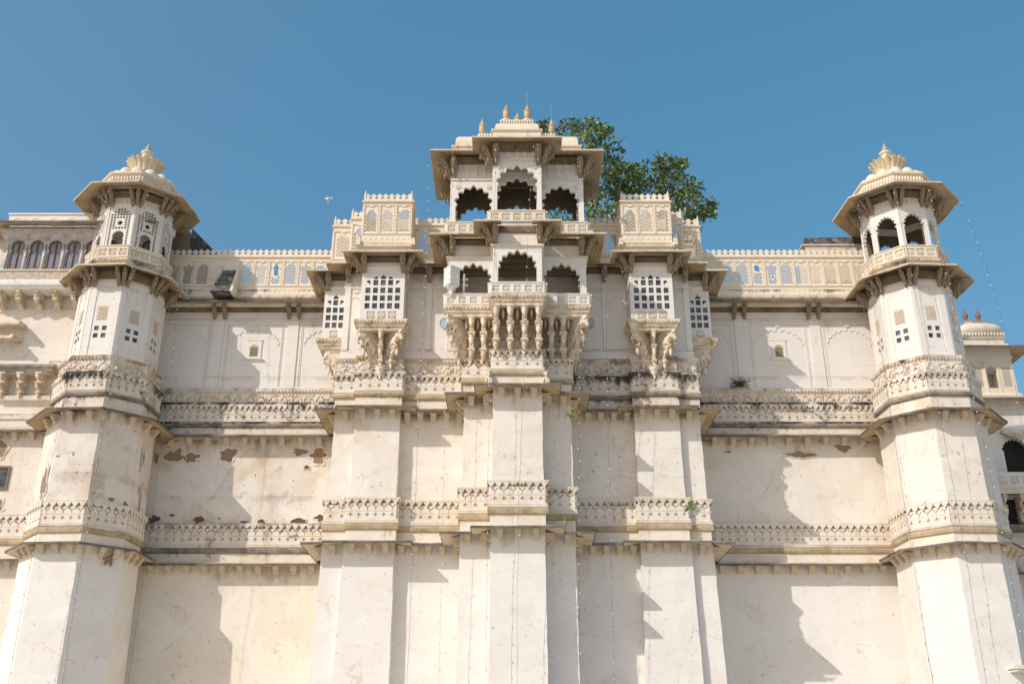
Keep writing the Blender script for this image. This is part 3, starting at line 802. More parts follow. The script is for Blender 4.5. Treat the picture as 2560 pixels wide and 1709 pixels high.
for sx in (-1, 1):
    arch_plate(mb, FR(42.0), min(sx*1.10, sx*3.16), max(sx*1.10, sx*3.16), 21.25, 23.68, sx*2.03, 1.48, 22.62, 23.36, 7, .2, 1.70, 21.35)
    fr = ((sx*3.16, 42.0 if sx > 0 else 44.9, 0), (0, sx), (sx, 0))
    arch_plate(mb, fr, 0.201 if sx > 0 else 0.0, 2.9 if sx > 0 else 2.699, 21.25, 23.68, 1.45, 1.9, 22.65, 23.38, 9, .2, 2.1, 21.35)
    fr = ((sx*1.10, 40.8 if sx > 0 else 42.0, 0), (0, sx), (sx, 0))
    arch_plate(mb, fr, 0.201 if sx > 0 else 0.0, 1.2 if sx > 0 else 0.999, 21.25, 23.68, .6, .62, 22.7, 23.3, 5, .2, .7, 21.35)
part('arcade', mb, 'marble', BAL)
mb = MB()
mb.sweep(bay, [(-.2, 23.68), (0, 23.68), (.11, 23.69), (.11, 23.76), (.04, 23.80), (0, 23.84), (0, 24.62), (-.2, 24.62)])
for a, u, n, L in segs(bay):
    if n[1] > -.5: continue
    for k in range(max(2, int(L/.42))):
        t = (k+.5)*L/max(2, int(L/.42)); mb.ball((a[0]+u[0]*t, a[1]-.005, 24.44), (.13, .03, .07), 8, 5)
part('fascia', mb, 'carved', BAL)
railing(offset(bay, .10), 21.28, 21.74, BAL, pitch=.46)
for x in (-.94, -.32, .31, .93): part('bracket', bracket_mesh(1.0, 1.95, .31), None, BAL, (x, 41.66, 20.78))
for x in (1.52, 2.06):
    for sx in (-1, 1): part('bracket', bracket_mesh(.88, 1.95, .30), None, BAL, (sx*x, 42.74, 20.78))
for sx in (-1, 1):
    part('bracket', bracket_mesh(1.15, 2.0, .24, 'bracket', True), None, BAL, (sx*2.36, 42.74, 20.80), sx*R(45))
    part('bracket', bracket_mesh(.75, 1.7, .2), None, BAL, (sx*2.37, 43.7, 20.78), sx*R(90))
    part('bracket', bracket_mesh(.75, 1.7, .2), None, BAL, (sx*2.37, 44.4, 20.78), sx*R(90))
for x, y in [(-.63, 41.2), (0, 41.2), (.62, 41.2)] + [(s_*x, 42.35) for s_ in (-1, 1) for x in (1.28, 1.78, 2.3)]:
    mb = MB(); spindle(mb, (x, y, 20.76), .5, .09); part('pendant', mb, 'bracket', BAL)
mb = MB(); relief_band(mb, [(-1.05, 41.64), (1.05, 41.64)], 19.3, 19.95, False, 61, .5)
mb.sweep([(-1.05, 41.64), (1.05, 41.64)], [(0, 20.0), (.06, 20.04), (.06, 20.12), (0, 20.16)])
part('carved_panel', mb, 'bracket', BAL)
for sx in (-1, 1):
    mb = MB(); pl_ = [(min(sx*1.1, sx*2.36), 42.72), (max(sx*1.1, sx*2.36), 42.72)]
    relief_band(mb, pl_, 19.2, 19.85, False, 62, .5); mb.sweep(pl_, [(0, 19.9), (.06, 19.94), (.06, 20.02), (0, 20.06)]); part('carved_panel', mb, 'bracket', BAL)
# small seated guardian carvings beside the pedestal
for sx in (-1, 1):
    mb = MB(); x, y, z = sx*1.24, 41.50, 17.30
    mb.limb([(x, y, z), (x, y, z+.22), (x, y-.03, z+.36)], [.17, .15, .09]); mb.lathe([(.19, 0), (.2, .05), (.13, .1)], (x, y, z), 10)
    mb.ball((x, y-.10, z+.47), (.10, .13, .11)); mb.limb([(x, y-.2, z+.46), (x, y-.27, z+.36), (x, y-.25, z+.25)], [.06, .045, .03])
    for s in (-1, 1):
        mb.ball((x+s*.11, y-.05, z+.48), (.03, .07, .09)); mb.limb([(x+s*.09, y-.05, z+.3), (x+s*.12, y-.17, z+.15), (x+s*.11, y-.2, z+.03)], [.055, .045, .04])
        mb.limb([(x+s*.05, y-.05, z+.56), (x+s*.08, y-.02, z+.68)], [.035, .01])
    part('guardian_figure', mb, 'carved', CB)

# ---- gridded bay windows (local origin: wall plane, z of sill base)
def bay_window(loc, rot, side_glass=False, W=2.04, D=1.2):
    hw = W/2
    sv = list(G); base(0, 0, 0)
    sh = MB()
    frs = [(((-hw, -D, 0), (1, 0), (0, -1)), W, 5), (((hw, -D, 0), (0, 1), (1, 0)), D, 3 if side_glass else 0), (((-hw, 0, 0), (0, -1), (-1, 0)), D, 3 if side_glass else 0)]
    for (fr, L, nc) in frs:
        holes = []
        if nc:
            px = L/(nc + .78) if nc == 5 else L/(nc+.5); x0 = L/2 - (nc-1)/2*px
            rows = 4
            for r_ in range(rows):
                zc = .76 + r_*.405
                for c_ in range(nc):
                    if r_ == rows-1 and c_ in (0, nc-1):
                        sg = 1 if c_ == 0 else -1
                        xx = x0 + c_*px
                        holes.append([(xx+sg*.10, zc-.14), (xx+sg*.10, zc+.10), (xx+sg*.02, zc+.13), (xx-sg*.08, zc+.09), (xx-sg*.09, zc+.02), (xx, zc-.02)][::sg])
                        continue
                    xx = x0 + c_*px; holes.append(rect(xx-.118, xx+.118, zc-.145, zc+.145))
            zt = .76 + 3*.405 + .19
            holes.append([(L/2-.12, zt), (L/2+.12, zt), (L/2+.13, zt+.10), (L/2+.06, zt+.16), (L/2, zt+.24), (L/2-.06, zt+.16), (L/2-.13, zt+.10)])
            if nc == 5:
                for s in (-1, 1):
                    xx = L/2 + s*px
                    holes.append([(xx-.10, zt), (xx+.10, zt), (xx+.09, zt+.08), (xx-s*.03, zt+.15), (xx-.09, zt+.08)])
            nr = 3 if nc == 5 else 1
            for k in range(nr):
                xc = L/2 + (k - (nr-1)/2)*.50
                holes.append(rect(xc-.19, xc+.19, .10, .48))
        x0_ = 0.0 if fr[1][0] else .06; x1_ = L if fr[1][0] else L
        if fr[1] == (0, -1): x0_, x1_ = 0.0, L - .06
        sh.plate(rect(x0_, x1_, 0, 2.78), holes, fr, -.06, 0)
        sh.plate(rect(x0_ + .02, x1_ - .02, .02, .55), [], fr, -.10, -.061)
    plan = [(-hw, 0), (-hw, -D), (hw, -D), (hw, 0)]
    sh.sweep(plan, [(-.05, 2.70), (.02, 2.70), (.10, 2.74), (.10, 2.81), (.02, 2.86), (0, 3.5), (-.05, 3.5)])
    sh.box(-hw+.06, hw-.06, -D+.06, 0, 3.3, 3.5); sh.box(-hw+.1, hw-.1, -D+.1, 0, 0, .05)
    me = {'bay_window': sh.mesh('bay_window', M['marble'])}
    gl = MB()
    gl.box(-hw+.10, hw-.10, -D+.061, -D+.075, .5, 2.6)
    if side_glass:
        gl.box(hw-.075, hw-.061, -D+.1, -.1, .5, 2.6); gl.box(-hw+.061, -hw+.075, -D+.1, -.1, .5, 2.6)
    bm_ = MB(); base_molding(bm_, plan, 0.0, .50, .22)
    bm_.box(-hw, hw, -D, 0, -.28, -.02)
    base(*sv)
    me2 = gl.mesh('window_glass', M['glass']); me3 = bm_.mesh('base_moulding', M['bracket'])
    return me['bay_window'], me2, me3
SHELL, GLASS, BASE_ = bay_window(None, None)
SHELL_S, GLASS_S, BASE_S = bay_window(None, None, True, 1.8, 1.12)
for sx in (-1, 1):
    b = part('bay_window', SHELL, None, CB, (sx*6.36, 44.9, 21.33))
    link('window_glass', GLASS, b); link('base_moulding', BASE_, b)
    for k in range(3): link('rosette', rosette_mesh(.17), b, ((k-1)*.50, -1.155, .29))
    for a_, p_, y_ in ((-50, 1.0, -.45), (0, .86, -.45), (50, 1.0, -.45)):
        link('bracket', bracket_mesh(p_ + (.18 if a_ else 0), 1.85, .22, 'bracket', bool(a_)), b, (math.copysign(.12, a_) if a_ else 0, -.42, -.45), R(a_))
    q = MB(); q.lathe([(.05, 0), (.22, -.02), (.26, -.10), (.15, -.2), (.18, -.28), (.10, -.40), (.06, -.46), (.07, -.52), (.01, -.62)], (0, -.62, -2.12), 12)
    for j in range(10): q.ball((.22*math.cos(2*PI*j/10), -.62+.22*math.sin(2*PI*j/10), -2.10), .055, 6, 4)
    link('pendant', q.mesh('pendant', M['carved']), b)
    s = part('bay_window', SHELL_S, None, CB, (sx*8.36, 46.55, 21.20), sx*R(90))
    link('window_glass', GLASS_S, s); link('base_moulding', BASE_S, s)
    for loc, rz in ((( .9 - .045 if sx < 0 else -.9 + .045, -.56, .29), R(90) if sx < 0 else R(-90)), ((0, -1.075, .29), 0)): link('rosette', rosette_mesh(.17), s, loc, rz)
    for x_ in (-.7, 0, .7): link('bracket', bracket_mesh(.95, 1.9, .24, 'bracket', True), s, (x_, 0, -.45), 0)

# ---- upper eave around all bays
ue = [(-8.36, 48.6), (-8.36, 47.45), (-9.48, 47.45), (-9.48, 45.65), (-8.36, 45.65), (-8.36, 44.9), (-7.38, 44.9), (-7.38, 43.7), (-5.34, 43.7), (-5.34, 44.9), (-3.16, 44.9)] + bay[1:4]
ue = ue + [(-x, y) for x, y in ue[::-1]]
e_l = eave(ue[:14] + [(-.72, 40.8)], 0.86, 24.52, 24.84, 'upper_eave', 'eave', CB, slab=.75, jit=.012, th=.055, edge='edge_pale')
e = eave([(.66, 40.8)] + ue[14:], 0.86, 24.52, 24.84, 'upper_eave', 'eave', CB, slab=.75, jit=.012, th=.055, edge='edge_pale')
cb1 = capital_bracket(.62, .78, .17)
for x, y, a in [(-1.0, 40.8, 0), (1.0, 40.8, 0), (-1.1, 41.0, -90), (1.1, 41.0, 90), (-2.98, 42, 0), (2.98, 42, 0), (-3.16, 42.15, -90), (3.16, 42.15, 90),
                (-3.16, 42.0, -45), (3.16, 42.0, 45), (-1.1, 40.8, -45), (1.1, 40.8, 45)] + \
               [(s*6.36 + t*.92, 43.7, 0) for s in (-1, 1) for t in (-1, 1)] + [(s*6.36 + t*1.02, 43.85, t*90) for s in (-1, 1) for t in (-1, 1)] + [(s*6.36 + t*1.02, 43.7, t*45) for s in (-1, 1) for t in (-1, 1)] + \
               [(s*9.3, 45.65, 0) for s in (-1, 1)] + [(s*9.48, 45.8, s*90) for s in (-1, 1)] + [(s*9.48, 45.65, s*45) for s in (-1, 1)] + \
               [(s*8.2, 44.9, 0) for s in (-1, 1)] + [(s*4.25, 44.9, 0) for s in (-1, 1)]:
    part('bracket', cb1, None, e if x > 0 else e_l, (x, y, 24.56), R(a))
mb = MB()
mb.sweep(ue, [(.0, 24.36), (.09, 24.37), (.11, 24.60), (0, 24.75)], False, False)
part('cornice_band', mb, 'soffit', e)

# ---- roof parapets with pierced screens
def roof_slab(mb, x0, x1, y0, y1, z): mb.box(x0, x1, y0, y1, z-.3, z)
mb = MB(); roof_slab(mb, -8.3, 8.3, 45.0, 60, 25.1); mb.box(-9.4, -8.3, 45.7, 47.4, 24.75, 25.1); mb.box(8.3, 9.4, 45.7, 47.4, 24.75, 25.1)
part('roof_terrace', mb, 'plaster_mid', CB)

JALI = {}
def jali_mesh(w_, h, kind, pitch=.118, broken=None, t=.04, key=None, mat='jali'):
    """one arched lattice panel in its moulded frame; origin at bottom centre, facing -y"""
    k = (w_, h, kind, pitch, key, mat)
    if k in JALI: return JALI[k]
    mb = MB(); fr = ((0, 0, 0), (1, 0), (0, -1))
    hw = w_/2 - .004
    A = arch(w_*.74, h*.09, h*.66, h*.88, 7, .30, 0)
    holes = jali_holes(A, pitch, kind)
    if broken:
        bx, bz, br, bh = broken
        gap = blob(bx, bz, br, bh, 5, 14, .3)
        holes = [q for q in holes if not any(inside((bx + (p[0]-bx)/1.35, bz + (p[1]-bz)/1.25), gap) for p in q)] + [gap]
    mb.plate(rect(-hw, hw, 0, h), holes, fr, -t, 0)
    # frame mouldings
    for x0, x1, a, b in ((-hw, -hw+.05, 0, h), (hw-.05, hw, 0, h), (-hw+.05, hw-.05, h-.05, h), (-hw+.05, hw-.05, 0, .05)):
        mb.plate(rect(x0, x1, a, b), [], fr, 0.001, .045)
    for x0, x1, a, b in ((-hw+.08, -hw+.10, .08, h-.08), (hw-.10, hw-.08, .08, h-.08), (-hw+.08, hw-.08, h-.10, h-.08)):
        mb.plate(rect(x0, x1, a, b), [], fr, 0.001, .02)
    mb.plate(rect(-.09, .09, h-.12, h-.05), [], fr, .001, .05)
    JALI[k] = mb.mesh('lattice_panel', M[mat])
    return JALI[k]
def screen(parent, plan, z0, zj0, zj1, zc, pitch=.77, kinds=(0, 1, 2, 0, 3, 1), crest_h=.42, broken={}, base_=True, only=None, skip_panels=(), mat='jali', name='parapet', dark_gap=None, panel_pitch=.118):
    """parapet: plinth, row of lattice panels, cornice and merlon crest"""
    mb = MB()
    t = .11
    for si, (a, u, n, L) in enumerate(segs(plan)):
        fr = ((a[0], a[1], 0), u, n)
        mb.plate(rect(.003, L-.003, z0, zj0), [], fr, -t, 0)
        mb.plate(rect(.003, L-.003, zj1, zc), [], fr, -t, 0)
        k = max(1, round(L/pitch)); pi_ = L/k
        for j in range(k+1): mb.plate(rect(max(.004, j*pi_-.03), min(L-.004, j*pi_+.03), zj0-.02, zj1+.02), [], fr, -t+.004, -.047)
        for j in range(k):       # low relief bosses on the plinth
            for q in range(3):
                x = (j + (q+.5)/3)*pi_; zz = (z0+zj0)/2
                if zj0 - z0 > .25: mb.ball((a[0]+u[0]*x+n[0]*.0, a[1]+u[1]*x+n[1]*.0, zz), (.07 if abs(u[0]) > .5 else .02, .02 if abs(u[0]) > .5 else .07, .07), 8, 4)
    mb.sweep(plan, [(-t-.02, zc), (.04, zc), (.09, zc+.04), (.09, zc+.10), (.02, zc+.12), (-t-.02, zc+.12)])
    if base_: mb.sweep(plan, [(0, z0-.12), (.10, z0-.10), (.13, z0-.02), (.05, z0+.03), (0, z0+.05)])
    crest(mb, offset(plan, -.01), zc+.12, crest_h)
    o = part(name, mb, mat, parent)
    i = 0
    for si, (a, u, n, L) in enumerate(segs(plan)):
        k = max(1, round(L/pitch)); pi_ = L/k
        for j in range(k):
            i += 1
            if (si, j) in skip_panels: continue
            x = (j+.5)*pi_; h = zj1 - zj0; br = broken.get((si, j))
            me = jali_mesh(round(pi_, 2), round(h, 2), kinds[i % len(kinds)], panel_pitch, br, key=(si, j) if br else None)
            part('lattice_panel', me, None, o, (a[0]+u[0]*x, a[1]+u[1]*x, zj0), math.atan2(u[1], u[0]))
    return o
def finial_small(mb, x, y, z, h=.55):
    mb.lathe([(.085, 0), (.085, .05), (.05, .08), (.075, h*.3), (.07, h*.52), (.085, h*.56), (.04, h*.72), (.03, h*.85), (.005, h)], (x, y, z), 8)
for sx in (-1, 1):
    pl = [(-8.3, 47.6), (-9.35, 47.6), (-9.35, 45.95), (-8.3, 45.95), (-8.3, 45.2), (-7.5, 45.2)]
    if sx > 0: pl = [(-x, y) for x, y in pl[::-1]]
    o = screen(CB, pl, 25.35, 25.7, 27.35, 27.55, pitch=1.0, crest_h=.42)
    mb = MB()
    for x, y in ((9.3, 46.0), (8.3, 45.25)): finial_small(mb, sx*x, y, 27.66, .62)
    part('finial', mb, 'jali', o)
    o = screen(CB, [(-5.2, 45.5), (-3.35, 45.5)] if sx < 0 else [(3.35, 45.5), (5.2, 45.5)], 25.35, 25.7, 27.2, 27.35, pitch=.92, crest_h=.42)
    pl = [(sx*6.36-1.2, 45.3), (sx*6.36-1.2, 43.95), (sx*6.36+1.2, 43.95), (sx*6.36+1.2, 45.3)]
    o = screen(CB, pl, 25.55, 26.05, 27.7, 27.82, pitch=.80, crest_h=.42, name='lattice_box', panel_pitch=.115)
    mb = MB()
    for x in (-1.15, 1.15): finial_small(mb, sx*6.36+x, 44.0, 27.94, .62)
    part('finial', mb, 'jali', o)
    mb = MB(); mb.sweep(pl, [(0, 24.9), (.02, 25.3), (.12, 25.34), (.14, 25.42), (0, 25.5)]); tooth_row(mb, offset(pl, .12), 25.28, 25.40, .02, .14)
    mb.box(sx*6.36-1.15, sx*6.36+1.15, 44.0, 45.3, 25.35, 25.45)
    mb.box(sx*6.36-1.15, sx*6.36+1.15, 45.2, 45.3, 25.45, 27.6)
    part('plinth', mb, 'jali', o)
    for x in (-1.32, 1.32):
        mb = MB(); mb.box(sx*6.36+x-.10, sx*6.36+x+.10, 43.68, 44.1, 25.36, 25.60); mb.box(sx*6.36+x-.08, sx*6.36+x-.01, 43.72, 43.9, 25.60, 25.74); mb.box(sx*6.36+x+.01, sx*6.36+x+.08, 43.72, 43.9, 25.60, 25.74)
        part('rain_spout', mb, 'gold_stone' if 'gold_stone' in M else 'jali', o)

# ================================================================== ROOFTOP PAVILION
base(0, 44.3, 24.8)
PV = thing('rooftop_pavilion', 'open marble pavilion with cusped arches and gilded finials crowning the central block', 'pavilion', tuple(G))
kp = [(-3.25, 45.9), (-3.25, 43.2), (-1.17, 43.2), (-1.17, 42.1), (1.17, 42.1), (1.17, 43.2), (3.25, 43.2), (3.25, 45.9)]
mb = MB(); mb.sweep(offset(kp, .03), [(0, 24.86), (0, 25.30), (.16, 25.34), (.18, 25.46), (.06, 25.56), (0, 25.60), (-.3, 25.6)])
tooth_row(mb, offset(kp, .17), 25.32, 25.44, .02, .15)
mb.box(-3.2, 3.2, 43.25, 45.9, 25.3, 25.58); mb.box(-1.12, 1.12, 42.15, 43.25, 25.3, 25.58)
part('plinth', mb, 'jali', PV)
railing(offset(kp, .14), 25.60, 26.12, PV, pitch=.48, mat='jali')
for x, y in ((-1.40, 42.0), (1.40, 42.0), (-3.52, 43.1), (3.52, 43.1)):
    mb = MB(); mb.box(x-.12, x+.12, y-.25, y+.3, 25.30, 25.52); mb.box(x-.10, x-.01, y-.22, y-.02, 25.52, 25.68); mb.box(x+.01, x+.10, y-.22, y-.02, 25.52, 25.68); part('rain_spout', mb, 'jali', PV)
for sx in (-1, 1):
    for x, y in ((1.07, 42.2), (3.15, 43.3), (1.07, 43.3), (3.15, 45.75), (1.07, 45.75)):
        mb = MB(); mb.lathe([(.13, 0), (.13, .3), (.095, .36), (.10, 2.7), (.14, 2.8)], (sx*x, y, 25.58), 8, False); part('column', mb, 'marble', PV)
def kiosk_arch(y0, x0, x1, xc, z1, zs, za, w_, ztop, mat='marble'):
    mb = MB(); arch_plate(mb, FR(y0), x0, x1, 25.6, z1, xc, w_, zs, za, 7, .16, w_+.18, 25.62)
    # carved frieze above the arch, framed squares
    n = max(3, round((x1-x0)/.42)); p_ = (x1-x0)/n
    hs = [rect(x0+(k+.5)*p_-p_*.36, x0+(k+.5)*p_+p_*.36, z1+.10, ztop-.10) for k in range(n)]
    mb.plate(rect(x0, x1, z1, ztop), hs, FR(y0), -.02, .03); mb.plate(rect(x0, x1, z1, ztop), [], FR(y0), -.16, -.021)
    mb.plate(rect(x0, x1, z1-.03, z1+.03), [], FR(y0), .031, .06)
    o = part('arch_panel', mb, mat, PV)
    if mat == 'inner_shade': return
    for k in range(n): part('rosette', rosette_mesh(.10), None, o, (x0+(k+.5)*p_, y0+.02, (z1+ztop)/2))
    for s in (-1, 1): part('rosette', rosette_mesh(.14), None, o, (xc+s*(w_/2-.02), y0-.002, za-.02))
kiosk_arch(42.1, -1.17, 1.17, 0, 29.07, 27.75, 28.72, 1.72, 29.75)
kiosk_arch(43.2, -1.17, 1.17, 0, 29.07, 27.75, 28.72, 1.72, 29.75)
for sx in (-1, 1):
    kiosk_arch(43.2, min(sx*1.17, sx*3.25), max(sx*1.17, sx*3.25), sx*2.12, 28.66, 27.3, 28.28, 1.56, 29.75)
    kiosk_arch(45.8, min(sx*1.17, sx*3.25), max(sx*1.17, sx*3.25), sx*2.12, 28.95, 27.7, 28.62, 1.6, 29.75, 'inner_shade')  # rear arches coloured near-black to carry the inside shade
    fr = ((sx*3.25, 43.2 if sx > 0 else 45.9, 0), (0, sx), (sx, 0))
    mb = MB(); arch_plate(mb, fr, .165 if sx > 0 else .165, 2.535, 25.6, 29.75, 1.35, 1.8, 27.3, 28.3, 9, .16, 1.98, 25.62); part('arch_panel', mb, 'marble', PV)
    fr = ((sx*1.17, 42.1 if sx > 0 else 43.2, 0), (0, sx), (sx, 0))
    mb = MB(); arch_plate(mb, fr, .161, .94, 25.6, 29.75, .55, .55, 27.9, 28.6, 5, .16, .62, 25.62); part('arch_panel', mb, 'marble', PV)
kiosk_arch(45.8, -1.17, 1.17, 0, 29.07, 27.75, 28.72, 1.72, 29.75, 'inner_shade')
mb = MB(); mb.box(-3.2, 3.2, 43.1, 45.9, 29.76, 30.0); mb.box(-1.12, 1.12, 42.1, 43.1, 29.76, 30.0)
for y in (43.9, 44.6, 45.2): mb.box(-3.1, 3.1, y, y+.16, 29.5, 29.76)
part('ceiling', mb, 'inner_shade', PV)
kpc = [(-3.25, 43.2), (-1.17, 43.2), (-1.17, 42.1), (1.17, 42.1), (1.17, 43.2), (3.25, 43.2), (3.25, 45.9), (-3.25, 45.9)]
e = eave(kpc, .98, 29.74, 30.08, 'roof_eave', 'eave', PV, closed=True, slab=1.3, jit=.006, th=.055, edge='edge_pale')
mb = MB(); mb.sweep(kpc, [(.0, 29.55), (.20, 29.60), (.24, 29.82), (0, 29.95)], True, False)
for a, u, n, L in segs(kpc, True):
    for k in range(int(L/.36)):
        t = (k+.5)*L/max(1, int(L/.36)); mb.ball((a[0]+u[0]*t+n[0]*.12, a[1]+u[1]*t+n[1]*.12, 29.585), (.13, .13, .035), 10, 4)
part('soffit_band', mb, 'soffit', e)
cb2 = capital_bracket(.66, .86, .19)
for x, y, a in [(s*1.02, 42.1, 0) for s in (-1, 1)] + [(s*1.17, 42.25, s*90) for s in (-1, 1)] + [(s*1.17, 42.1, s*45) for s in (-1, 1)] + [(s*3.1, 43.2, 0) for s in (-1, 1)] + [(s*3.25, 43.35, s*90) for s in (-1, 1)] + [(s*3.25, 43.2, s*45) for s in (-1, 1)] + [(s*3.25, 45.75, s*90) for s in (-1, 1)] + [(s*3.25, 45.9, s*135) for s in (-1, 1)]:
    part('bracket', cb2, None, e, (x, y, 29.62), R(a))
RF = MB()
def dome_block(mb, pl, z0, zr, h, ins=.12):
    mb.sweep(pl, [(-.02, z0), (-.02, zr-.14), (.03, zr-.12), (.05, zr-.02), (-.08, zr)], True, False)
    rings = [ringz(offset(pl, o, True), z) for o, z in ((-ins, zr-.01), (-ins-.01, zr+h*.5), (-ins-.05, zr+h*.75), (-ins-.15, zr+h*.92), (-ins-.35, zr+h))]
    mb.loft(rings, True, False, True)
    tooth_row(mb, offset(pl, .05, True), zr-.12, zr-.02, .015, .11, True, .03)
dome_block(RF, [(-3.2, 43.25), (3.2, 43.25), (3.2, 45.85), (-3.2, 45.85)], 30.0, 30.72, .75)
dome_block(RF, [(-1.2, 42.15), (1.2, 42.15), (1.2, 46.0), (-1.2, 46.0)], 30.0, 30.92, .55)
RF.box(-.82, .82, 42.75, 45.5, 31.2, 31.62)
RF.sweep([(-.85, 42.7), (.85, 42.7), (.85, 45.6), (-.85, 45.6)], [(-.06, 31.40), (.02, 31.48), (.02, 31.54), (-.10, 31.56), (-.10, 31.78), (.0, 31.80), (.0, 31.86), (-.2, 31.87)], True)
for k in range(13): RF.box(-.78+k*.13-.035, -.78+k*.13+.035, 42.70, 42.85, 31.55, 31.79)
for sx in (-1, 1):
    for k in range(5): RF.ball((sx*(1.32+k*.14), 43.5, 31.5), (.065, .06, .12), 6, 5)
RF = part('roof', RF, 'jali', PV)
def gilded_finial(x, y, z, h=1.05, rod=False):
    mb = MB(); mb.lathe([(.14, 0), (.25, .05), (.27, .12), (.16, .19), (.10, .24)], (x, y, z), 12)
    o = part('finial', mb, 'jali', PV)
    mb = MB(); k = h
    mb.lathe([(.09, .2*k), (.09, .25*k), (.15, .30*k), (.18, .42*k), (.18, .56*k), (.14, .62*k), (.20, .65*k), (.20, .68*k), (.10, .71*k), (.12, .77*k), (.05, .83*k), (.085, .88*k), (.04, .94*k), (.005, 1.06*k)], (x, y, z), 14, True, -.16)
    part('gilded_vase', mb, 'gold', o)
    if rod:
        mb = MB(); mb.limb([(x, y, z+h), (x-.02, y, z+h+.95)], [.012, .006], 5); part('lightning_rod', mb, 'grey_pole', o)
gilded_finial(-.53, 42.95, 31.84); gilded_finial(.53, 42.95, 31.84, 1.05, True)
gilded_finial(-1.75, 43.7, 31.42, 1.15); gilded_finial(1.78, 43.7, 31.42, 1.15, True); mb = MB(); mb.box(-.35, .35, 44.9, 45.5, 31.6, 32.35); mb.box(-.2, .2, 45.0, 45.4, 32.35, 33.03); part('finial_base', mb, 'jali', RF)
gilded_finial(.05, 45.2, 33.0, 1.05)

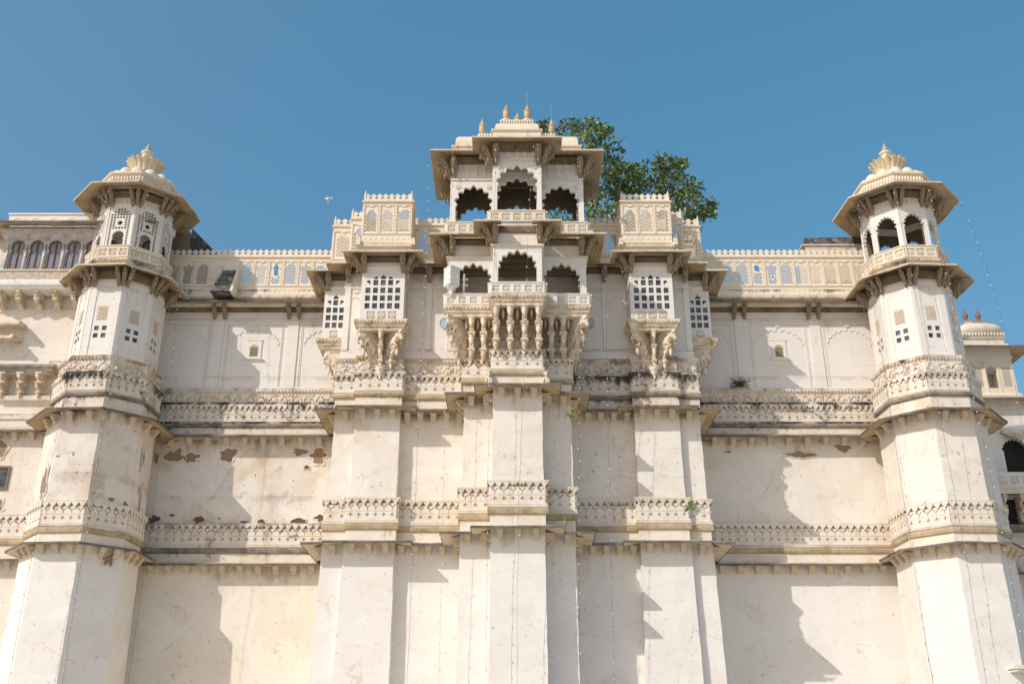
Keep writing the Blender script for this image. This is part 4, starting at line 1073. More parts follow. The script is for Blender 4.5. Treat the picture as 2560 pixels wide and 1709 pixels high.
# ================================================================== OCTAGONAL CORNER TOWERS
def face(a, k, z=0.0):
    t = k*PI/4
    return ((a*math.sin(t), -a*math.cos(t), z), (math.cos(t), math.sin(t)), (math.sin(t), -math.cos(t)))
def rot_of(k): return k*PI/4
def tower(sx, label):
    base(0, 0, 0)
    T = thing('octagonal_tower', label, 'tower', (sx*19.75, 46.5, 0), R(3.0*sx))
    left = sx < 0
    mb = MB(); mb.loft(wall_rings(octa(2.42), octa(2.32), 0, 11.1, 20), True)
    part('lower_shaft', mb, 'plaster', T)
    mb = MB(); mb.loft(wall_rings(octa(2.28), octa(2.21), 10.9, 17.2, 14), True)
    part('middle_shaft', mb, 'plaster_old' if left else 'plaster_mid', T)
    e = eave(octa(2.31), .62, 10.84, 11.0, 'lower_eave', 'eave_low', T, True, slab=1.2)
    corbels(octa(2.31), 10.90, e, .62, .25, .32, .36, True)
    low_frieze(T, octa(2.24), True, -.18)
    e = eave(octa(2.22), .84, 16.86, 17.15, 'middle_eave', 'eave', T, True, slab=1.3)
    corbels(octa(2.22), 16.98, e, .62, .25, .34, .38, True, mat='corbel')
    mb = MB(); mid_lower(mb, octa(2.16), True, -.02)
    mb.sweep(octa(2.12), [(.03, 18.95), (.03, 19.62), (.06, 19.64), (.13, 19.74), (.14, 19.83), (-.35, 19.84)], True, False)
    relief_band(mb, offset(octa(2.12), .03, True), 19.05, 19.60, True, 5 + sx, .6)
    tooth_row(mb, offset(octa(2.12), .12, True), 19.62, 19.77, .02, .17, True, .04)
    o = part('carved_frieze', mb, 'carved_dark' if left else 'carved', T); mid_mould(o, octa(2.16), True, -.02, 'mould_dark')
    # upper shaft with recessed panels, lattice and four-pane windows
    mb = MB(); mb.loft([ringz(octa(1.80), 19.7), ringz(octa(1.80), 24.6)], True); 
    gl = MB(); lat = []
    sd = 2*1.88*math.tan(PI/8)
    for k in range(-3, 4):
        fr = face(1.88, k)
        hs = []
        for i in (-1, 1):
            for j in (0, 1):
                hs.append(rect(i*.19-.115, i*.19+.115, 20.98+j*.38-.12, 20.98+j*.38+.12))
        hs.append(rect(-.28, .28, 21.75, 22.52))
        mb.plate(rect(-sd/2, sd/2, 19.8, 24.4), hs, fr, -.08, 0)
        for i in (-1, 1):
            mb.plate(rect(i*.60-.16, i*.60+.16, 19.84, 23.7), [], fr, .001, .035)
        mb.plate(rect(-sd/2, sd/2, 23.7, 23.85), [], fr, .001, .03)
        pts = arch(.80, 22.9, 22.95, 23.5, 7, .4, 0); O, u, n = fr
        P3 = lambda q, o: (O[0]+u[0]*q[0]+n[0]*o, O[1]+u[1]*q[0]+n[1]*o, q[1])
        inn = [(p[0]*.93, p[1]-.03) for p in pts]
        mb.loft([[P3(p, 0) for p in pts], [P3(p, .018) for p in pts], [P3(p, .018) for p in inn], [P3(p, 0) for p in inn]])
        lat.append((fr, k))
    sh = part('upper_shaft', mb, 'marble', T)
    for fr, k in lat:
        gl = MB(); gl.plate(rect(-.33, .33, 20.84, 21.5), [], fr, -.078, -.065); part('window_glass', gl, 'glass', sh)
        lm = MB(); rc = rect(-.275, .275, 21.76, 22.51)
        lm.plate(rect(-.279, .279, 21.751, 22.519), jali_holes(rc, .10, abs(k) % 3), fr, -.05, -.015)
        part('lattice_panel', lm, 'jali', sh)
    mb = MB(); mb.sweep(octa(1.9), [(.0, 23.95), (.10, 24.0), (.14, 24.3), (.04, 24.5)], True, False)
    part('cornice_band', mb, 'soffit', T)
    e = eave(octa(1.9), .96, 24.24, 24.62, 'upper_eave', 'eave', T, True, slab=1.2, th=.055, edge='edge_pale')
    cb = capital_bracket(.60, .85, .13)
    def corner_brackets(a, z, parent, me):
        r = a/math.cos(PI/8)
        for k in range(-4, 4):
            t = (k+.5)*PI/4
            if abs(t) > 2.2: continue
            for d in (-24, 0, 24):
                tt = t + R(d)*.0
                part('bracket', me, None, parent, (r*.965*math.sin(t) + .16*math.cos(t)*(d/24), -r*.965*math.cos(t) + .16*math.sin(t)*(d/24), z), t + R(d))
    corner_brackets(1.88, 24.32, e, cb)
    # belvedere stage
    mb = MB(); mb.sweep(octa(1.9), [(0, 24.6), (.0, 24.86), (.12, 24.9), (.16, 25.0), (.06, 25.08), (0, 25.12), (-1.5, 25.12)], True, False)
    tooth_row(mb, offset(octa(1.9), .15, True), 24.88, 25.0, .02, .13, True, .04)
    mb.loft([ringz(octa(1.9), 25.10), ringz(octa(1.88), 25.14)], True, True, True)
    part('floor', mb, 'jali', T)
    railing(octa(1.86), 25.14, 25.72, T, closed=True, pitch=.48, mat='jali')
    sd = 2*1.72*math.tan(PI/8)
    st = MB(); pan = []; st_front = st; st_back = MB()
    for k in range(-4, 4):
        fr = face(1.72, k)
        if left and abs(k) < 3:
            q = MB()
            A = arch(1.16, 25.3, 27.4, 28.06, 9, .4, 0)
            key = [(-.31, 25.4), (-.30, 26.25), (-.25, 26.30), (-.31, 26.42), (-.24, 26.62), (-.12, 26.70), (0, 26.73), (.12, 26.70), (.24, 26.62), (.31, 26.42), (.25, 26.30), (.30, 26.25), (.31, 25.4)]
            def sk(p): return (abs(p[0]) < .34 and p[1] < 26.80) or math.hypot(p[0], p[1]-27.18) < .17
            hs = jali_holes(A, .15, 2, .42, sk) + [key, ngon(0, 27.18, .13, 14)]
            q.plate(rect(-sd/2, sd/2, 25.1, 28.22), hs, fr, -.10, 0)
            rim = MB()
            for i in (-1, 1): q.plate(rect(i*.66-.045, i*.66+.045, 25.7, 28.15), [], fr, .001, .03)
            pts = A[1:-1]; O, u, n = fr
            pan.append(part('lattice_wall', q, 'marble', T))
        else:
            st = st_back if abs(k) >= 3 else st_front
            st.plate(rect(-sd/2, sd/2, 25.1, 28.22), [] if left else [arch(.86, 25.12, 27.02, 27.72, 9, .62, 0, wb=1.04)], fr, -.16, 0)  # left tower's rear sides made solid to keep daylight out of the lattice stage
        st = st_front
        pl_ = rect(-sd/2, sd/2, 28.22, 28.62)
        st.plate(pl_, [rect(-sd/2+.1+i*(sd-.2)/5+.03, -sd/2+.1+(i+1)*(sd-.2)/5-.03, 28.30, 28.52) for i in range(5)], fr, -.02, .03)
        st.plate(pl_, [], fr, -.12, -.021)
        st.plate(rect(-sd/2, sd/2, 28.62, 29.2), [], fr, -.1, 0)
        st.plate(rect(-sd/2, sd/2, 28.17, 28.23), [], fr, .001, .05)
    part('arcade', st_front, 'marble', T)
    part('darkened_rear', st_back, 'inner_shade', T)  # rear sides darkened by colour in place of inside shade
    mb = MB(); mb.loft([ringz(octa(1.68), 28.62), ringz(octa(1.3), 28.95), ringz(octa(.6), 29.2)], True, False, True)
    part('ceiling', mb, 'inner_shade', T)
    if not left:
        for k in range(-4, 4):
            t = (k+.5)*PI/4; r = 1.69/math.cos(PI/8)
            mb = MB(); mb.lathe([(.12, 0), (.12, .5), (.09, .58), (.10, 1.9), (.13, 2.0)], (r*math.sin(t)*.97, -r*math.cos(t)*.97, 25.15), 8, False); part('column', mb, 'marble', T)
    mb = MB(); mb.sweep(octa(1.72), [(.0, 28.58), (.14, 28.62), (.22, 28.86), (.05, 29.1)], True, False)
    for a, u, n, L in segs(octa(1.82), True):
        for j in range(4): mb.ball((a[0]+u[0]*L*(j+.5)/4+n[0]*.02, a[1]+u[1]*L*(j+.5)/4+n[1]*.02, 28.66), (.11, .11, .05), 8, 4)
    part('cornice_band', mb, 'soffit', T)
    e = eave(octa(1.75), 1.14, 28.82, 29.22, 'roof_eave', 'eave', T, True, slab=1.25, th=.055, edge='edge_pale')
    corner_brackets(1.72, 28.90, e, cb)
    rf = MB()
    rf.sweep(octa(1.86), [(0, 29.1), (.02, 29.45), (.0, 29.48), (-.03, 29.5), (-.03, 29.86), (.03, 29.88), (.09, 29.94), (.09, 30.04), (-.1, 30.08), (-.6, 30.12)], True, False)
    for a, u, n, L in segs(octa(1.84), True):
        k = int(L/.14)
        for j in range(k):
            x = (j+.5)*L/k; c = (a[0]+u[0]*x, a[1]+u[1]*x)
            rf.limb([(c[0], c[1], 29.52), (c[0]+n[0]*.02, c[1]+n[1]*.02, 29.68), (c[0], c[1], 29.84)], [.03, .045, .03], 5)
    tooth_row(rf, offset(octa(1.86), .085, True), 29.92, 30.03, .015, .11, True, .03)
    for j in range(14):
        t = 2*PI*(j+.5)/14
        rf.ball((1.36*math.sin(t), -1.36*math.cos(t), 30.18), (.38, .38, .46), 12, 8)
    rf.lathe([(1.5, 30.05), (1.4, 30.35), (1.1, 30.6), (.7, 30.75), (.45, 30.85), (.40, 31.9), (.36, 32.05), (.24, 32.15), (.22, 32.28), (.33, 32.32), (.34, 32.40), (.20, 32.46), (.14, 32.5)], (0, 0, 0), 16)
    ro = part('roof', rf, 'jali', T)
    lp = MB()
    npet = 16
    for j in range(npet):
        t = 2*PI*j/npet
        rr = [(.50, 30.45, 1.0), (.52, 30.75, 1.0), (.56, 31.05, 1.0), (.66, 31.32, 1.0), (.76, 31.52, 1.0), (.86, 31.63, .93), (.92, 31.69, .74), (.95, 31.70, .38)]
        rings = []
        for r, z, wd in rr:
            hw = wd*PI/npet*1.02
            row = []
            for side, dr in ((1, 0.0), (-1, -.05)):
                for i in range(7):
                    a_ = (-1 + i/3.0)*side
                    rad = r*(1 + .10*(1 - a_*a_)) + dr
                    row.append((rad*math.sin(t + a_*hw), -rad*math.cos(t + a_*hw), z - .02*abs(a_)))
            rings.append(row)
        lp.loft(rings, True, True, True, True)
    part('lotus_petals', lp, 'lotus', ro)
    fi = MB(); fi.lathe([(.12, 32.48), (.10, 32.54), (.15, 32.60), (.17, 32.68), (.09, 32.74), (.11, 32.78), (.06, 32.83), (.07, 32.88), (.03, 32.94), (.005, 33.05)], (0, 0, 0), 10)
    part('finial', fi, 'gold', ro)
    if left:
        patches(T, 'exposed_brick_patch', 'brick', [(.42, 13.75, .30, .75, 3)], face(2.28, -1))
        patches(T, 'exposed_brick_patch', 'brick', [(.1, 13.1, .14, .10, 8), (.75, 13.0, .13, .10, 9)], face(2.275, 1))
        patches(T, 'exposed_brick_patch', 'brick', [(-.2, 15.4, .10, .45, 4), (.1, 13.4, .10, .6, 12)], face(2.275, 2))
        patches(T, 'exposed_brick_patch', 'brick', [(.35, 10.45, .22, .26, 14)], face(2.35, 1))
    return T
tower(-1, 'octagonal corner tower with pierced lattice top stage and lotus dome, beside the windowed wing')
tower(1, 'octagonal corner tower with open cusped arches at the top and lotus dome')

# ================================================================== CURTAIN WALLS
def curtain(sx, label):
    base(sx*13.3, 48.5, 0)
    Wt = thing('curtain_wall', label, 'wall', tuple(G))
    left = sx < 0
    x0, x1 = (-18.4, -8.38) if left else (8.38, 18.4)
    pl = [(x0, 48.5), (x1, 48.5)]
    mb = MB(); mb.loft([ringz([(x0, 48.5-.15+.15*k/5), (x1, 48.5-.15+.15*k/5)], 11.0*k/5) for k in range(6)])
    part('lower_wall', mb, 'plaster_low' if left else 'plaster', Wt)
    mb = MB(); mb.loft([ringz(pl, 10.9), ringz(pl, 13.0), ringz(pl, 15), ringz(pl, 17.3)])
    part('middle_wall', mb, 'plaster_old' if left else 'plaster_mid', Wt)
    e = eave(pl, .74, 10.72, 10.96, 'lower_eave', 'eave_low', Wt, slab=1.1)
    corbels(pl, 10.80, e, .80, .28, .34, .36)
    low_frieze(Wt, pl, False, -.22, mat='carved_dark' if left else 'carved')
    e = eave(pl, .74, 16.95, 17.28, 'middle_eave', 'eave', Wt, slab=1.1)
    corbels(pl, 17.08, e, .85, .26, .34, .36, mat='corbel')
    mb = MB(); mid_lower(mb, pl, False, -.17)
    mb.sweep(pl, [(.03, 18.83), (.03, 19.47), (.06, 19.49), (.13, 19.59), (.14, 19.68), (-.3, 19.69)], False, False)
    relief_band(mb, [(x0, 48.47), (x1, 48.47)], 18.90, 19.46, False, 21 + sx, .6)
    tooth_row(mb, [(x0, 48.38), (x1, 48.38)], 19.47, 19.62, .02, .17, False, .04)
    o = part('carved_frieze', mb, 'carved_dark', Wt); mid_mould(o, pl, False, -.17, 'mould_dark')
    # marble storey
    mb = MB(); mb.loft([ringz(pl, 19.6), ringz(pl, 24.8)])
    xs = [13.5]
    mb2 = MB()
    for xp in (11.55, 15.4):
        mb2.box(sx*xp-.28, sx*xp+.28, 48.44, 48.51, 19.72, 23.62)
    for xp, w_ in ((13.48, 2.45), (9.75, 2.3), (17.1, 2.2)):
        blind_arch(mb2, FR(48.5, sx*xp), w_, 19.85, 23.15, 22.95, 22.1, .034)
    mb2.box(x0, x1, 48.45, 48.51, 23.62, 23.74); mb2.box(x0, x1, 48.42, 48.51, 23.42, 23.48)
    mb2.box(x0, x1, 48.45, 48.51, 19.70, 19.80)
    o = part('marble_wall', mb, 'marble', Wt)
    part('wall_panelling', mb2, 'marble', Wt)
    # little lattice window with a sill
    wi = MB(); fr = FR(48.5, sx*13.45)
    wi.plate(rect(-.36, .36, 21.35, 22.35), [arch(.44, 21.45, 21.85, 22.1, 7, .45)], fr, .0, .05)
    wi.plate(rect(-.40, .40, 22.35, 22.40), [], fr, 0, .07)
    wi.prism([(0, 21.20), (.05, 21.22), (.16, 21.30), (.16, 21.36), (0, 21.36)], fr, -.46, .46)
    wo = part('lattice_window', wi, 'marble', Wt)
    q = MB(); A = arch(.43, 21.46, 21.85, 22.08, 7, .4); q.plate(rect(-.22, .22, 21.46, 22.15), jali_holes(A, .085, 0, .44), fr, .006, .02); part('lattice_panel', q, 'gold', wo)
    q = MB(); q.plate(rect(-.22, .22, 21.46, 22.15), [], fr, .002, .004); part('opening_shade_sheet', q, 'dark', wo)  # flat near-black sheet painted as the shade behind the lattice
    # upper eave, bracket pairs, parapet screen
    e = eave(pl, .92, 24.14, 24.46, 'upper_eave', 'eave', Wt, slab=1.5)
    cb = capital_bracket(.55, .85, .15)
    for xp in (11.55, 15.4):
        for d in (-.26, .26): part('bracket', cb, None, e, (sx*xp+d, 48.5, 24.30))
    mb = MB(); mb.sweep(pl, [(0, 23.95), (.08, 23.98), (.16, 24.28), (0, 24.5)])
    for k in range(26): mb.ball((x0 + (k+.5)*(x1-x0)/26, 48.41, 24.12), (.12, .03, .08), 8, 4)
    part('cornice_band', mb, 'soffit', e)
    pp = [(x0, 48.0), (x1, 48.0)]
    br = {(0, 7): (0.0, .95, .15, .34)} if left else {(0, 5): (0.0, 1.05, .17, .18), (0, 6): (0.02, .55, .07, .08)}
    scr = screen(Wt, pp, 24.72, 25.22, 26.72, 26.86, pitch=.77, crest_h=.44, broken=br, kinds=(0, 3, 1, 0, 1, 2) if left else (1, 0, 2, 3, 0, 0, 1), skip_panels=((0, 3), (0, 4)) if left else ())
    mb = MB(); mb.sweep(pp, [(0, 24.46), (.10, 24.5), (.14, 24.62), (.0, 24.74)]); tooth_row(mb, [(x0, 47.87), (x1, 47.87)], 24.48, 24.6, .02, .13); part('plinth', mb, 'carved_dark', scr)
    mb = MB(); mb.box(x0, x1, 48.1, 56, 24.2, 24.6); part('roof_terrace', mb, 'plaster_mid', Wt)
    if left:
        pw = 10.02/13
        mb = MB(); mb.box(x0+3*pw, x0+5*pw, 47.92, 48.1, 25.22, 26.72); part('blocked_panel', mb, 'carved_dark', Wt)
        # blackened sloping chute in front of two blocked panels
        mb = MB(); xa, xb = -15.48, -14.62
        mb.hexa([(xa-.15, 46.95, 24.45), (xb, 46.95, 24.45), (xb, 48.0, 24.45), (xa-.15, 48.0, 24.45)], [(xa+.15, 47.75, 25.95), (xb-.05, 47.75, 25.95), (xb-.05, 48.0, 26.0), (xa+.15, 48.0, 26.0)]); mb.limb([(xa+.1, 47.8, 25.98), (xb-.03, 47.8, 25.98)], [.07, .07], 8)
        part('sloping_chute', mb, 'black', Wt)
        mb = MB(); mb.hexa([(xb+.003, 46.9, 24.45), (xb+.14, 46.9, 24.45), (xb+.14, 48.0, 24.45), (xb+.003, 48.0, 24.45)], [(xb+.003, 47.72, 26.02), (xb+.10, 47.72, 26.02), (xb+.10, 48.0, 26.06), (xb+.003, 48.0, 26.06)]); part('chute_cheek', mb, 'jali', Wt)
        patches(Wt, 'brick_patch', 'brick', [(-16.84, 16.2, .42, .32, 21), (-15.98, 16.12, .34, .24, 22), (-14.18, 16.25, .42, .34, 23), (-9.75, 16.2, .38, .36, 24), (-17.7, 16.1, .12, .3, 25), (-10.65, 16.4, .40, .16, 26)], FR(48.5))
        patches(Wt, 'chipped_hole', 'hole', [(-15.24, 13.03, .26, .17, 31), (-17.4, 13.05, .28, .2, 32), (-12.23, 12.93, .2, .11, 33), (-10.43, 12.96, .42, .13, 34), (-9.3, 13.1, .4, .17, 35), (-13.06, 12.92, .18, .06, 36), (-16.55, 13.25, .14, .06, 37), (-10.27, 15.62, .15, .09, 38), (-14.3, 13.1, .05, .05, 39)], FR(48.5))
    else:
        patches(Wt, 'brick_patch', 'brick', [(13.97, 16.25, .62, .15, 41), (16.07, 16.62, .40, .20, 42), (10.4, 16.4, .14, .05, 43)], FR(48.5))
    return Wt
curtain(-1, 'stained curtain wall with peeling plaster, black sloping chute and broken lattice parapet')
curtain(1, 'cleaner cream curtain wall with pierced parapet, black streaked ledge and weeds')

# blocks standing on the terraces
base(17.3, 49.6, 24.6)
t = thing('rooftop_block', 'black streaked masonry block on the terrace beside the open arched tower', 'wall', tuple(G))
mb = MB(); mb.box(15.7, 19.4, 49.2, 50.6, 24.6, 28.25); mb.box(15.5, 19.5, 49.12, 50.7, 28.25, 28.33); part('masonry', mb, 'carved_dark', t)
mb = MB(); mb.hexa([(15.6, 49.15, 28.33), (19.5, 49.15, 28.33), (19.5, 50.6, 28.33), (15.6, 50.6, 28.33)], [(15.75, 49.25, 28.78), (19.5, 49.25, 28.85), (19.5, 50.5, 28.85), (15.75, 50.5, 28.78)]); part('coping', mb, 'black', t)
base(-17.3, 49.8, 24.6)
t = thing('stair_roof', 'blackened sloping stair roof behind the lattice parapet next to the lattice tower', 'roof', tuple(G))
mb = MB(); mb.hexa([(-17.75, 49.2, 24.6), (-15.3, 49.2, 24.6), (-15.3, 51, 24.6), (-17.75, 51, 24.6)], [(-17.75, 49.2, 29.35), (-15.75, 49.2, 27.3), (-15.75, 51, 27.3), (-17.75, 51, 29.35)]); part('sloped_top', mb, 'black', t)
mb = MB(); mb.box(-19.3, -17.76, 48.9, 51, 24.6, 29.0); part('masonry', mb, 'interior', t)

# ================================================================== SIDE PALACE (left) AND FAR PALACE (right)
base(-25, 47, 0)
SP = thing('side_palace', 'lower palace range with a row of brown arched windows under a wide eave', 'palace', tuple(G))
pl = [(-36, 47.2), (-18, 47.2)]
mb = MB(); mb.loft([ringz(pl, 0), ringz(pl, 10.9), ringz(pl, 17.2), ringz(pl, 28)]); part('wall', mb, 'plaster_mid', SP)
low_frieze(SP, pl, False, -.1); e = eave(pl, .6, 10.7, 10.95, 'lower_eave', 'eave_low', SP); corbels(pl, 10.8, e, .8)
mb = MB(); mb.sweep(pl, [(0, 17.6), (.08, 17.65), (.1, 17.9), (.04, 18.0), (.04, 18.4), (.14, 18.5), (.14, 18.6), (0, 18.62)]); part('string_course', mb, 'carved', SP)
e = eave(pl, .55, 16.85, 17.15, 'middle_eave', 'eave', SP, slab=1.2); corbels(pl, 16.95, e, .8, mat='corbel')
bp = [(-26.15, 47.2), (-26.15, 46.2), (-18.2, 46.2)]
mb = MB(); mb.sweep(bp, [(.0, 24.72), (.0, 25.2), (-.3, 25.2)]); part('tile_band', mb, 'tile', SP)
mb = MB(); mb.sweep(bp, [(-.5, 25.2), (.06, 25.2), (.08, 25.26), (0, 25.27)]); mb.sweep(bp, [(-.9, 24.2), (0, 24.2), (.05, 24.28), (.12, 24.45), (.12, 24.6), (.04, 24.68), (0, 24.72)]); tooth_row(mb, offset(bp, .10), 24.30, 24.44, .03, .14); part('sill', mb, 'plaster', SP)
mb = MB(); mb.sweep([(-36, 47.2), (-18, 47.2)], [(0, 23.35), (.05, 23.38), (.10, 23.5), (0, 23.56)]); tooth_row(mb, [(-36, 47.12), (-18, 47.12)], 23.32, 23.48, .02, .16); part('string_course', mb, 'carved', SP)
for k in range(9):
    q = MB(); x = -26.0 + k*.93
    q.prism([(-.05, 24.2), (.95, 24.2), (.95, 24.08), (.80, 23.98), (.74, 23.74), (.40, 23.62), (.3, 23.45), (0, 23.4)], FR(47.2, x), -.12, .12); q.ball((x, 46.42, 24.0), (.14, .1, .12), 8, 5)
    part('bracket', q, 'bracket', SP)
wl = MB(); 
hs = []
for k in range(8):
    xc = -25.45 + k*.95
    hs.append((xc, [(-.36, 25.26), (-.36, 26.2), (-.26, 26.32)] + [(.37*math.cos(PI - PI*j/8 + (0.35 if j == 0 else (-0.35 if j == 8 else 0))), 26.60+.37*math.sin(PI - PI*j/8 + (0.35 if j == 0 else (-0.35 if j == 8 else 0)))) for j in range(9)] + [(.26, 26.32), (.36, 26.2), (.36, 25.26)]))
wl.plate(rect(-26.15, -18.2, 25.2, 27.0), [[(x+xc, z) for x, z in h] for xc, h in hs], FR(46.2), -.12, 0)
wl.plate(rect(-26.15, -18.2, 27.0, 27.75), [], FR(46.2), -.12, 0)
for k in range(9):
    wl.limb([(-25.92+k*.95, 46.17, 25.3), (-25.92+k*.95, 46.17, 26.7)], [.055, .05], 8)
wo = part('window_wall', wl, 'silver', SP)
for xc, h in hs:
    q = MB(); q.plate([(x*1.0, z) for x, z in h], [[(x*.78, 26.4 + (z-26.4)*.88) for x, z in h]], FR(46.2, xc), -.11, -.03); q.plate(rect(-.04, .04, 25.3, 26.9), [], FR(46.2, xc), -.10, -.02)
    f = part('window_frame', q, 'wood', wo)
    q = MB(); q.plate([(x*.98, z) for x, z in h], [], FR(46.2, xc), -.10, -.09); part('pane', q, 'glass_pale', f)
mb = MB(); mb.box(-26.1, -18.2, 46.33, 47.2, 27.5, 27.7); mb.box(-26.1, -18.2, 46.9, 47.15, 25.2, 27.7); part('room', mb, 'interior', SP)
e = eave([(-26.3, 47.6), (-26.3, 46.2), (-18.2, 46.2)], 1.05, 27.42, 27.82, 'roof_eave', 'eave', SP, slab=1.4)
mb = MB(); mb.sweep([(-26.2, 47.2), (-26.2, 46.2), (-18.2, 46.2)], [(0, 27.05), (.1, 27.1), (.25, 27.5), (0, 27.75)]); part('cornice_band', mb, 'silver', e)
mb = MB(); mb.box(-26.4, -18, 46.5, 47.5, 27.8, 28.62); mb.box(-26.45, -18, 46.44, 47.5, 28.62, 28.70)
for k in range(9): mb.plate(ngon(-25.9+k*.95, 28.2, .3, 16, 0, .8), [ngon(-25.9+k*.95, 28.2, .26, 16, 0, .8)], FR(46.5), 0, .02)
part('roof_parapet', mb, 'plaster', SP)
# oriel stub on the wall: moulding on brackets
q = MB(); op = [(-25.45, 47.2), (-25.45, 46.45), (-22.6, 46.45), (-22.6, 47.2)]
q.sweep(op, [(-.4, 20.2), (.12, 20.2), (.13, 20.08), (.04, 19.95), (0, 19.84), (-.4, 19.84)]); tooth_row(q, offset(op, .10), 20.02, 20.14, .03, .15)
mb = MB(); mb.box(-25.4, -22.65, 46.5, 47.2, 19.82, 20.18); o = part('oriel_base', mb, 'bracket', SP); part('cornice', q, 'mould_dark', o)
for x in (-25.1, -24.2, -23.3): part('bracket', bracket_mesh(.72, 1.2, .34), None, o, (x, 47.2, 19.84))
mb = MB(); mb.sweep([(-25.2, 47.2), (-25.2, 46.95), (-22.7, 46.95)], [(0, 18.5), (.05, 18.55), (.08, 18.75), (0, 18.8)]); mb.box(-25.2, -22.7, 46.97, 47.2, 18.5, 18.78); part('ledge', mb, 'carved', o)
for z, xe, h in ((22.35, -24.75, .22), (21.6, -24.95, .30)):
    mb = MB(); mb.hexa([(-27.5, 46.4, z), (xe, 46.4, z), (xe, 47.2, z+.1), (-27.5, 47.2, z+.1)], [(-27.5, 46.4, z+h*.5), (xe, 46.4, z+h*.5), (xe, 47.2, z+h), (-27.5, 47.2, z+h)]); mb.limb([(xe+.05, 46.35, z+.08), (xe+.05, 47.1, z+.12)], [.13, .13], 8); part('ledge', mb, 'bracket', SP)
q = MB(); q.plate(rect(-.36, .36, 20.25, 20.72), [rect(-.28, .28, 20.3, 20.66)], FR(47.2, -22.85), 0, .05); vo = part('vent', q, 'bracket', SP)
q = MB(); q.plate(rect(-.28, .28, 20.3, 20.66), jali_holes(rect(-.27, .27, 20.31, 20.65), .10, 0, .3), FR(47.2, -22.85), .004, .02); part('lattice_panel', q, 'plaster', vo)
q = MB(); q.plate(rect(-.58, .58, 14.15, 15.3), [rect(-.48, .48, 14.25, 15.2)], FR(47.2, -24.65), -.0, .08); wo = part('window_frame', q, 'wood', SP)
q = MB(); q.plate(rect(-.48, .48, 14.25, 15.2), [], FR(47.2, -24.65), .004, .012); part('pane', q, 'glass', wo)
patches(SP, 'brick_patch', 'brick', [(-24.9, 16.2, .4, .5, 51), (-25.2, 13.0, .5, .45, 52), (-24.4, 13.4, .3, .3, 53)], FR(47.2))

base(29, 57, 0)
FP = thing('far_palace', 'distant palace range with arched window and rosette balcony, seen past the open arched tower', 'palace', tuple(G))
mb = MB(); fp = [(22, 57), (40, 57)]; mb.loft([ringz(fp, 0), ringz(fp, 22.3)])
mb.loft([ringz([(31.1, 58), (40, 58)], 22), ringz([(31.1, 58), (40, 58)], 24.8)]); part('wall', mb, 'plaster_old', FP)  # stained plaster chosen here for its darker tone, standing in for shade
mb = MB(); mb.sweep([(27.9, 57.0), (31.0, 57.0)], [(0, 19.9), (.1, 19.95), (.15, 20.2), (0, 20.3)]); mb.sweep([(22, 57), (40, 57)], [(0, 13.2), (.1, 13.3), (.15, 13.6), (0, 13.7)]); mb.sweep([(22, 57), (40, 57)], [(0, 10.2), (.1, 10.3), (.15, 10.6), (0, 10.7)]); part('string_course', mb, 'carved', FP)
q = MB(); q.plate(rect(27.2, 30.0, 17.55, 20.0), [arch(1.3, 17.7, 19.0, 19.7, 9, .5, 28.75)], FR(56.9), -.1, .1); a_ = part('arched_window', q, 'marble', FP)
q = MB(); q.plate(rect(27.95, 29.55, 17.6, 19.9), [], FR(56.99), 0, .02); part('opening_shade_sheet', q, 'dark', a_)  # flat sheet whose black colour is the window's inner shade
q = MB()
for k in range(10): q.limb([(28.2+k*.16, 56.9, 20.2-k*.03), (28.2+k*.16, 56.2, 19.85-k*.09)], [.085, .085], 6)
part('ribbed_awning', q, 'bracket', FP)
bpl = [(27.0, 57), (27.0, 56.1), (33.0, 56.1), (33, 57)]
q = MB(); base_molding(q, bpl, 16.7, .4, .12); q.box(27.02, 32.98, 56.12, 57, 16.3, 16.7); b_ = part('balcony', q, 'carved', FP)
railing(bpl, 16.7, 17.45, FP, pitch=.66)
q = MB(); q.plate(rect(27.1, 32.9, 14.7, 16.2), [], FR(56.99), 0, .02); part('shade_sheet', q, 'dark', b_)  # flat sheet on the wall; the shade below the balcony is its colour
q = MB(); q.box(27, 33, 56.2, 57, 14.3, 14.6); q.box(27, 33, 56.3, 57, 12.0, 12.25); part('ledge', q, 'mould_dark', FP)
for k in range(6): part('bracket', bracket_mesh(.8, 1.5, .24), None, b_, (27.4 + k*.95, 57, 16.3))
screen(FP, [(31.15, 57.6), (36, 57.6)], 22.4, 22.7, 24.3, 24.5, pitch=1.2, crest_h=.6, mat='carved_dark')
e = eave([(27.8, 58.5), (27.8, 57), (33, 57), (33, 58.5)], .7, 22.0, 22.25, 'eave', 'eave', FP, slab=1.2)
for x in (31.9, 32.8): part('bracket', capital_bracket(.6, 1.3, .2), None, e, (x, 57, 22.1))
# domed pavilion standing on it
base(29.4, 58.2, 22.3)
DK = thing('domed_pavilion', 'small square pavilion with ribbed curved dome and two finials, beyond the open arched tower', 'pavilion', tuple(G))
pv = [(28.05, 59.6), (28.05, 57.0), (30.75, 57.0), (30.75, 59.6)]
mb = MB()
mb.plate(rect(0, 2.7, 22.5, 24.7), [arch(.62, 22.95, 23.95, 24.35, 7, .4, 1.35)] + jali_holes(rect(.2, .8, 23.0, 24.3), .09, 0) + jali_holes(rect(1.95, 2.5, 23.0, 24.3), .09, 0), ((28.05, 57.0, 0), (1, 0), (0, -1)), -.12, 0)
mb.plate(rect(.125, 2.475, 22.5, 24.7), [arch(1.5, 22.9, 24.0, 24.4, 7, .5, 1.3)], ((30.75, 57.0, 0), (0, 1), (1, 0)), -.12, 0)
mb.plate(rect(.125, 2.475, 22.5, 24.7), [arch(1.5, 22.9, 24.0, 24.4, 7, .5, 1.3)], ((28.05, 59.6, 0), (0, -1), (-1, 0)), -.12, 0)
